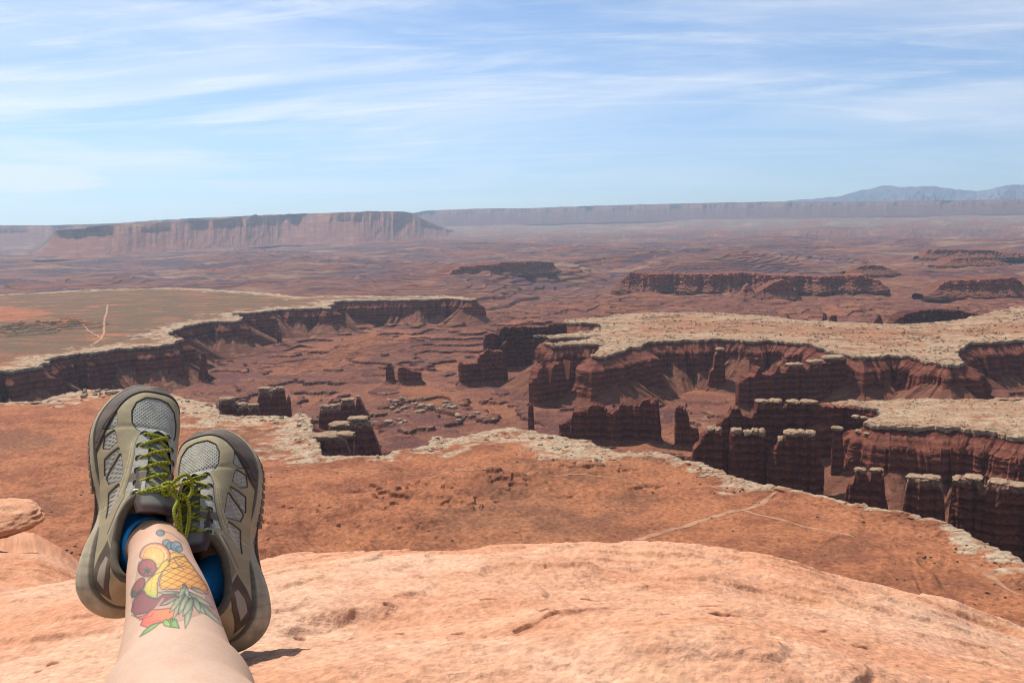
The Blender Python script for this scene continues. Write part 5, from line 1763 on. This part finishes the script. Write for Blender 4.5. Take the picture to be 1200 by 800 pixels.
    paths = [arch(eyes[(0, -1)], eyes[(0, 1)] + np.array([0, -0.004, 0]), 0.004)]
    for i in range(5):
        paths.append(arch(eyes[(i, 1)], eyes[(i + 1, -1)], 0.0062))
        paths.append(arch(eyes[(i, -1)] + np.array([.004, 0, 0]), eyes[(i + 1, 1)] + np.array([-.002, 0, 0]), 0.0028))
    link('lace', lace_mesh('lace', paths), root)
    if bow:
        K = ridge_pt(0.006, .118, 0.012)
        kn_ = []
        for sgn in (-1, 1):
            a = np.linspace(0, 2.2 * np.pi, 50)
            kn_.append(np.stack([K[0] + 0.0052 * np.cos(a) * (1 if sgn > 0 else .8), K[1] + sgn * 0.0028 + 0.004 * np.sin(a), K[2] + 0.0036 * np.sin(a * 1.3 + sgn)], 1))
        kn_.append(arch(eyes[(5, -1)], K - np.array([0, 0, .002]), 0.002)); kn_.append(arch(eyes[(5, 1)], K - np.array([0, 0, .002]), 0.001))
        for p in kn_[:2]: p[:, 0] *= mx
        link('lace_knot', lace_mesh('lace_knot', kn_, 0.0026), root)
        k0 = np.array([K[0] * mx, K[1], K[2]])
        for off in BOW_LOOPS:
            pts_ = [k0 + np.array(o) * np.array([mx, 1, 1]) for o in off]
            link('lace_loop', lace_mesh('lace_loop', [bez(pts_, 24)], 0.0022, 0.75), root)
    return root


M_COLLAR = mat_plain('padded_collar', (0.13, 0.105, 0.072), 0.9, bump=0.3, bump_scale=900, bump_dist=0.0005)
M_EYE = mat_plain('dark_eyelet', (0.05, 0.045, 0.035), 0.5)
BOW_LOOPS = [[(0, 0, 0), (.010, .014, .004), (.021, .019, .003), (.029, .008, .000), (.026, -.006, .000), (.012, -.010, .003), (.000, -.003, .003)],
             [(0, 0, 0), (.018, -.006, .004), (.027, -.020, .002), (.030, -.042, -.003), (.026, -.060, -.006), (.020, -.040, -.001), (.012, -.012, .002), (0, 0, .002)],
             [(0, 0, 0), (.010, -.014, .006), (.006, -.030, .012), (.012, -.048, .014), (.026, -.062, .006), (.034, -.074, .000)],
             [(0, 0, 0), (.010, .004, .008), (.022, .010, .009)]]


def shoe_matrix(heel_px, heel_d, toe_px, toe_d, roll):
    Hh = at_dist(np.array([heel_px[0]]), np.array([heel_px[1]]), np.array([heel_d]))[0]
    Tt = at_dist(np.array([toe_px[0]]), np.array([toe_px[1]]), np.array([toe_d]))[0]
    Yv = (Tt - Hh) / np.linalg.norm(Tt - Hh)
    vd = 0.5 * (Hh + Tt); vd /= np.linalg.norm(vd)
    Z0 = -vd - (-vd @ Yv) * Yv; Z0 /= np.linalg.norm(Z0)
    X0 = np.cross(Yv, Z0)
    Zv = Z0 * math.cos(roll) + X0 * math.sin(roll)
    Xv = np.cross(Yv, Zv)
    M = Matrix.Identity(4)
    k = np.linalg.norm(Tt - Hh) / SL
    for i in range(3):
        M[i][0], M[i][1], M[i][2], M[i][3] = k * Xv[i], k * Yv[i], k * Zv[i], Hh[i]
    print('shoe length from pose', np.linalg.norm(Tt - Hh))
    return M


SHOE_L = shoe_matrix((124, 719), 1.12, (160, 464), 1.20, rad(17))
SHOE_R = shoe_matrix((288, 758), 1.175, (262, 515), 1.27, rad(-24))


def w_of(M, p):
    v = M @ Vector(p); return np.array(v[:])


# ---- legs
def leg_rings(keys, n):
    """keys: (x,y,z,r). Smooth interpolation of centres and radii."""
    K = np.array(keys, float)
    s = np.r_[0, np.cumsum(np.linalg.norm(np.diff(K[:, :3], axis=0), axis=1))]
    P = np.concatenate([[2 * K[0] - K[1]], K, [2 * K[-1] - K[-2]]])
    out = []
    for i in range(len(K) - 1):
        m = n[i]
        t = np.linspace(0, 1, m, endpoint=(i == len(K) - 2))[:, None]
        a, b, c, d = P[i], P[i + 1], P[i + 2], P[i + 3]
        out.append(0.5 * ((2 * b) + (-a + c) * t + (2 * a - 5 * b + 4 * c - d) * t ** 2 + (-a + 3 * b - 3 * c + d) * t ** 3))
    return np.concatenate(out)


def px3(px, py, d):
    return tuple(at_dist(np.array([px]), np.array([py]), np.array([d]))[0])


def kp(px, py, d, half):
    P = at_dist(np.array([px]), np.array([py]), np.array([d]))[0]
    return (*P, half * float(P @ CF) / F_PX)


_a, _b = np.array(kp(202, 736, .845, 53)), np.array(kp(206, 797, .735, 70))
_dir = (_b - _a)[:3] / np.linalg.norm((_b - _a)[:3])
_knee = _b[:3] + _dir * 0.10
KEYS_L = [(*w_of(SHOE_L, (0.003, .15, .050)), .022), (*w_of(SHOE_L, (0.0, .085, .042)), .027), (*w_of(SHOE_L, (0.008, .062, .070)), .0275), kp(184, 642, 1.045, 32), kp(190, 672, .975, 39), kp(198, 706, .905, 47),
          tuple(_a), tuple(_b), (*(_b[:3] + _dir * 0.045), .050), (*_knee, .051), (*(_knee + _dir * .07 + np.array([.01, 0, .0])), .059), (*(_knee + np.array([.07, -.20, -.01])), .078), (*(_knee + np.array([.13, -.40, -.02])), .092), (*(_knee + np.array([.15, -.50, -.02])), .085)]
KEYS_R = [(*w_of(SHOE_R, (-0.003, .15, .050)), .022), (*w_of(SHOE_R, (0, .085, .042)), .027), (*w_of(SHOE_R, (-0.016, .062, .066)), .0240), (*w_of(SHOE_R, (-.046, .045, .110)), .026), kp(203, 738, 1.02, 36), kp(214, 790, .90, 52),
          kp(217, 850, .81, 62), (*(_knee + np.array([.09, .02, -.11])), .053), (*(_knee + np.array([.12, -.06, -.105])), .060), (*(_knee + np.array([.20, -.20, -.07])), .078), (*(_knee + np.array([.26, -.40, -.04])), .092), (*(_knee + np.array([.27, -.50, -.03])), .085)]
_HIP = _knee + np.array([.21, -.52, -.025])

C_SKIN = np.array([0.62, 0.40, 0.27]); C_SKIN2 = np.array([0.56, 0.32, 0.20])
Zm = lambda pts: [(130 + x / 5.0, 600 + y / 5.0) for x, y in pts]


def tattoo(px, py, c):
    """Fruit tattoo drawn on the skin: colour array c changed where ink lies."""
    ink = np.array([0.035, 0.04, 0.045])
    def shape(poly, col, col2=None, line=True, a=0.88, grad=None, lw=1.0):
        nonlocal c
        d = poly_sdf(px, py, Zm(poly))
        k = sstep(0.35, -0.35, d) * a
        cc = np.broadcast_to(np.asarray(col), c.shape)
        if col2 is not None:
            (gx0, gy0), (gx1, gy1) = Zm(grad)
            t = np.clip(((px - gx0) * (gx1 - gx0) + (py - gy0) * (gy1 - gy0)) / ((gx1 - gx0) ** 2 + (gy1 - gy0) ** 2), 0, 1)
            cc = mixc(cc, np.asarray(col2), t)
        tone_ = 1 - 0.42 * sstep(-3.2, 0.0, d) + 0.16 * fbm2(px / 2.6, py / 2.6, 3)
        c = mixc(c, cc * np.clip(tone_, 0.3, 1.3)[..., None] * 1.12, k)
        if line: c = mixc(c, ink, 0.75 * sstep(0.75 * lw, 0.25 * lw, np.abs(d)))
        return d
    def stroke(pts, w=0.5, col=ink, a=0.75):
        nonlocal c
        c = mixc(c, col, a * sstep(w + 0.3, w - 0.25, line_d(px, py, Zm(pts))))
    def ell(cx, cy, rx, ry, rot=0, n=28, a0=0, a1=2 * math.pi):
        t = np.linspace(a0, a1, n, endpoint=(a1 - a0 < 6.2)); cr, sr = math.cos(rot), math.sin(rot)
        return [(cx + rx * math.cos(q) * cr - ry * math.sin(q) * sr, cy + rx * math.cos(q) * sr + ry * math.sin(q) * cr) for q in t]
    shape([(160, 290), (250, 215), (340, 240), (440, 255), (570, 440), (640, 560), (520, 600), (400, 640), (240, 660), (135, 600), (120, 520)], (0.34, 0.17, 0.10), line=False, a=0.5)
    # small berries and vine
    stroke([(312, 112), (350, 122), (385, 145), (422, 175)], 0.5, np.array([0.25, 0.10, 0.04]))
    shape(ell(290, 120, 26, 19), (0.12, 0.17, 0.20), lw=0.8)
    for bx, by, r in ((325, 178, 24), (350, 195, 26), (380, 198, 34), (400, 215, 22)):
        shape(ell(bx, by, r, r * .85), (0.11, 0.17, 0.19), (0.24, 0.30, 0.30), grad=[(bx - 20, by + 15), (bx + 20, by - 15)], lw=0.8)
    # yellow band above the pineapple
    shape([(325, 245), (370, 232), (430, 245), (440, 262), (380, 262), (335, 290), (310, 325), (295, 330), (300, 290)], (0.68, 0.36, 0.05), lw=0.7)
    # pineapple
    pin = [(300, 335), (340, 285), (372, 262), (430, 255), (470, 300), (520, 370), (560, 430), (572, 475), (520, 470), (450, 440), (380, 452), (300, 452), (280, 425)]
    shape(pin, (0.70, 0.36, 0.035), (0.62, 0.22, 0.03), grad=[(300, 300), (540, 460)])
    dp = poly_sdf(px, py, Zm(pin))
    gx, gy = (px - 130) * 5, (py - 600) * 5
    for ang, per in ((0.55, 34), (-0.35, 30)):
        u_ = (gx * math.sin(ang) + gy * math.cos(ang)) / per
        lin = np.abs(u_ - np.round(u_)) * per / 5
        c = mixc(c, np.array([0.16, 0.06, 0.02]), 0.7 * sstep(0.75, 0.2, lin) * (dp < 0))
    shape([(560, 470), (600, 500), (640, 570), (650, 640), (600, 600), (540, 530)], (0.25, 0.14, 0.15), line=False, a=0.55)
    # orange slice
    shape(ell(258, 258, 90, 80, 0, 26, math.pi * 0.98, math.pi * 2.42), (0.62, 0.20, 0.04))
    shape(ell(256, 258, 78, 69, 0, 26, math.pi * 0.98, math.pi * 2.40), (0.74, 0.50, 0.28), line=False)
    shape(ell(252, 257, 66, 58, 0, 26, math.pi * 0.98, math.pi * 2.38), (0.72, 0.27, 0.03), (0.70, 0.36, 0.06), grad=[(200, 210), (300, 300)], line=False)
    for q in (1.12, 1.30, 1.48, 1.66, 1.84, 2.05, 2.22):
        stroke([(248, 262), (248 + 64 * math.cos(q * math.pi), 262 + 56 * math.sin(q * math.pi))], 0.22, np.array([0.72, 0.52, 0.30]), 0.8)
    # strawberries
    shape(ell(212, 325, 56, 52, -0.5), (0.27, 0.045, 0.045), (0.16, 0.03, 0.035), grad=[(240, 300), (180, 370)])
    shape(ell(158, 440, 28, 66, 0.55), (0.22, 0.045, 0.04), (0.14, 0.04, 0.03), grad=[(170, 400), (130, 490)])
    db = np.minimum(poly_sdf(px, py, Zm(ell(212, 325, 50, 46, -0.5))), poly_sdf(px, py, Zm(ell(158, 440, 24, 60, 0.55))))
    dots = np.sin(gx * 0.42 + gy * 0.1) * np.sin(gy * 0.42 - gx * 0.1)
    c = mixc(c, np.array([0.50, 0.22, 0.12]), 0.6 * sstep(0.6, 0.9, dots) * (db < 0))
    for q in range(6):
        a_ = q * 1.05 + 0.4
        shape([(215 + 6 * math.cos(a_ + 1.5), 342 + 6 * math.sin(a_ + 1.5)), (215 + 34 * math.cos(a_), 342 + 30 * math.sin(a_)), (215 + 6 * math.cos(a_ - 1.5), 342 + 6 * math.sin(a_ - 1.5))], (0.06, 0.14, 0.04), lw=0.6)
    shape([(120, 500), (128, 455), (150, 470), (175, 452), (190, 470), (160, 490)], (0.07, 0.12, 0.05), lw=0.7)
    # pomegranate seeds
    pom = [(150, 480), (185, 458), (235, 500), (268, 505), (330, 460), (382, 470), (385, 500), (330, 540), (262, 550), (215, 590), (140, 602), (118, 580), (128, 530)]
    shape(pom, (0.16, 0.022, 0.025))
    dpm = poly_sdf(px, py, Zm(pom)); dots = np.sin(gx * 0.36) * np.sin(gy * 0.36 + gx * 0.12)
    c = mixc(c, np.array([0.38, 0.14, 0.13]), 0.75 * sstep(0.35, 0.8, dots) * (dpm < -0.6))
    shape([(225, 585), (262, 552), (300, 500), (312, 505), (280, 552), (250, 585)], (0.60, 0.34, 0.26), line=False, a=0.8)
    # banana
    shape([(330, 272), (345, 300), (305, 345), (282, 380), (272, 420), (275, 478), (268, 505), (240, 500), (205, 482), (190, 450), (205, 410), (245, 370), (270, 335), (296, 300)],
          (0.68, 0.42, 0.05), (0.30, 0.36, 0.04), grad=[(270, 400), (255, 500)])
    stroke([(300, 312), (262, 352), (240, 400), (232, 470)], 0.35, np.array([0.35, 0.20, 0.03]), 0.6)
    # split red fruit
    shape([(120, 600), (160, 612), (205, 600), (235, 570), (300, 565), (345, 560), (402, 520), (412, 568), (372, 612), (320, 640), (250, 655), (215, 675), (172, 662), (185, 628), (160, 622)],
          (0.62, 0.075, 0.045), (0.72, 0.22, 0.04), grad=[(180, 640), (400, 560)])
    stroke([(165, 632), (200, 615), (232, 610), (250, 590)], 0.6, np.array([0.30, 0.02, 0.02]))
    stroke([(190, 655), (230, 640), (300, 630)], 0.35, np.array([0.45, 0.04, 0.03]))
    # bright leaves at the bottom
    shape([(166, 730), (196, 690), (235, 660), (292, 640), (262, 672), (220, 700)], (0.12, 0.30, 0.05), (0.20, 0.40, 0.07), grad=[(166, 730), (290, 640)])
    shape([(303, 640), (322, 622), (352, 650), (345, 672), (312, 664)], (0.20, 0.42, 0.06))
    shape([(345, 622), (384, 626), (402, 678), (350, 672), (352, 650)], (0.14, 0.34, 0.05))
    # pineapple crown
    lf1, lf2 = (0.10, 0.13, 0.055), (0.42, 0.42, 0.26)
    for base, tip, w in (((400, 470), (275, 470), 22), ((400, 490), (288, 545), 24), ((455, 470), (600, 560), 30), ((470, 440), (560, 480), 22), ((420, 470), (360, 640), 30), ((500, 520), (662, 672), 32),
                         ((430, 470), (340, 590), 34), ((470, 510), (560, 600), 34), ((450, 480), (395, 600), 38), ((470, 500), (435, 682), 44), ((480, 500), (420, 610), 44), ((490, 500), (520, 590), 36),
                         ((425, 420), (455, 500), 30), ((440, 425), (395, 500), 28)):
        bx, by = base; tx, ty = tip; dx, dy = tx - bx, ty - by; L_ = math.hypot(dx, dy); ox, oy = -dy / L_ * w / 2, dx / L_ * w / 2
        shape([(bx + ox * .5, by + oy * .5), (bx + dx * .4 + ox, by + dy * .4 + oy), (bx + dx * .75 + ox * .6, by + dy * .75 + oy * .6), (tx, ty), (bx + dx * .7 - ox * .8, by + dy * .7 - oy * .8), (bx + dx * .35 - ox, by + dy * .35 - oy), (bx - ox * .5, by - oy * .5)],
              lf1, lf2, grad=[(bx, by), (bx + dx * .8 + ox, by + dy * .8 + oy)], lw=0.9)
    # dark twigs over the fruit
    stroke([(218, 388), (262, 362), (300, 345), (350, 330), (400, 322), (442, 308)], 0.55)
    stroke([(368, 268), (382, 292), (400, 318), (425, 330)], 0.6); stroke([(395, 290), (425, 300)], 0.5)
    return c


def build_person():
    person_parts = Soup()
    nL = [14, 14, 20, 70, 90, 80, 90, 30, 24, 16, 14, 14, 10]
    R = leg_rings(KEYS_L, nL)
    def tubes(R, ns, paint):
        R = R.copy()
        for _ in range(30 if paint else 4):
            R[1:-1] = (R[:-2] + 2 * R[1:-1] + R[2:]) / 4
        P, rr = R[:, :3], R[:, 3]
        T = np.gradient(P, axis=0); T /= np.linalg.norm(T, axis=1, keepdims=True)
        for _ in range(200 if paint else 12):
            T[1:-1] = (T[:-2] + 2 * T[1:-1] + T[2:]) / 4
        T /= np.linalg.norm(T, axis=1, keepdims=True)
        up = np.array([0, 0, 1.0]); Bx = np.cross(T, up); Bx /= np.linalg.norm(Bx, axis=1, keepdims=True); Nz = np.cross(Bx, T)
        a = np.linspace(0, 2 * np.pi, ns, endpoint=False)
        # calf: a little wider behind (below) than in front; ankle bones at the ankle
        ca, sa = np.cos(a), np.sin(a)
        V = P[:, None] + rr[:, None, None] * (ca[None, :, None] * Bx[:, None] + (sa * np.where(sa > 0, 0.97, 1.06))[None, :, None] * Nz[:, None])
        d1 = np.linalg.norm(P - R[2, :3] * 0 - P[int(30)], axis=1)
        bone = np.exp(-(d1 / 0.022) ** 2)
        V = V + (bone[:, None] * np.exp(-((np.abs(ca) - 1) / .18) ** 2)[None] * 0.004)[..., None] * (ca[None, :, None] * Bx[:, None])
        tend = np.exp(-(d1 / 0.05) ** 2)[:, None] * np.exp(-((a - np.pi / 2) / .28) ** 2)[None] * 0.0030
        V = V + tend[..., None] * Nz[:, None]
        Vf = V.reshape(-1, 3)
        n = fbm3(Vf[:, 0] / .03, Vf[:, 1] / .03, Vf[:, 2] / .03, 3)
        c = mixc(C_SKIN, C_SKIN2, sstep(-0.4, 0.6, n) * 0.6)
        fre = sstep(0.52, 0.75, noise3(Vf[:, 0] / .0035, Vf[:, 1] / .0035, Vf[:, 2] / .0035)) * sstep(-0.1, 0.4, fbm3(Vf[:, 0] / .05 + 3, Vf[:, 1] / .05, Vf[:, 2] / .05, 2))
        c = mixc(c, np.array([0.42, 0.21, 0.12]), 0.30 * fre)
        vein = sstep(0.05, 0.0, np.abs(fbm3(Vf[:, 0] / .035 + 7, Vf[:, 1] / .09, Vf[:, 2] / .035, 2)))
        c = mixc(c, np.array([0.42, 0.34, 0.28]), 0.16 * vein)
        anklered = np.exp(-(np.linalg.norm(Vf - P[44], axis=1) / 0.09) ** 2)
        c = mixc(c, C_SKIN2 * np.array([1.0, 0.9, 0.85]), 0.55 * anklered)
        if paint:
            px, py = project(Vf)
            nv = (V - P[:, None]).reshape(-1, 3)
            face = np.sum(nv * Vf, 1) < 0
            m = face & (py > 610) & (py < 752) & (px > 140) & (px < 275)
            cc = c[m]; c[m] = tattoo(px[m], py[m], cc)
        return Vf, grid_quads(len(R), ns, wrap=True), c
    v, q, c = tubes(R, 620, True); person_parts.add(v, q, c=c)
    Rr = leg_rings(KEYS_R, [12, 10, 10, 24, 24, 20, 14, 12, 12, 12, 8])
    v, q, c = tubes(Rr, 96, False); person_parts.add(v, q, c=c)
    # pelvis joining both thighs, out of view under the camera
    u = np.linspace(0, 2 * np.pi, 40, endpoint=False)[None]; w = np.linspace(-np.pi / 2, np.pi / 2, 20)[:, None]
    E = np.stack([_HIP[0] + 0.17 * np.cos(w) * np.cos(u), _HIP[1] + 0.13 * np.cos(w) * np.sin(u), _HIP[2] + 0.10 * np.sin(w) + 0 * u], -1).reshape(-1, 3)
    person_parts.add(E, grid_quads(20, 40, wrap=True), c=np.broadcast_to(np.array([0.05, 0.055, 0.07]), (len(E), 3)))
    me = person_parts.mesh('person', M_SKIN, True)
    person = link('person', me, None, 'person reclining on the rock, tattooed bare leg stretched out, feet in lime laced hiking shoes', 'person')
    # socks: thin knit tubes on both ankles
    for K, top in ((KEYS_L, 0.46), (KEYS_R, 0.50)):
        RR = leg_rings([*K[1:5]], [16, 16, 24])
        n = int(len(RR) * (0.50 if K is KEYS_L else 0.60))
        RR = RR[:n]
        P = RR[:, :3]; T = np.gradient(P, axis=0); T /= np.linalg.norm(T, axis=1, keepdims=True)
        Bx = np.cross(T, np.array([0, 0, 1.0])); Bx /= np.linalg.norm(Bx, axis=1, keepdims=True); Nz = np.cross(Bx, T)
        a = np.linspace(0, 2 * np.pi, 80, endpoint=False)
        rr = RR[:, 3] + 0.0026; rr[-3:] += 0.0012; rr[-1] -= 0.003
        V = P[:, None] + rr[:, None, None] * (np.cos(a)[None, :, None] * Bx[:, None] + (np.sin(a) * np.where(np.sin(a) > 0, 1.02, 1.06))[None, :, None] * Nz[:, None])
        link('sock', mesh_np('sock', V.reshape(-1, 3), grid_quads(n, 80, wrap=True), mat=M_SOCK, smooth=True), person)
    build_shoe(person, SHOE_L, False, True, 'olive hiking shoe with a tied lime lace bow, worn on the tattooed leg')
    build_shoe(person, SHOE_R, True, False, 'olive hiking shoe half hidden behind the tattooed leg, heel on the rock')
    return person


build_person()
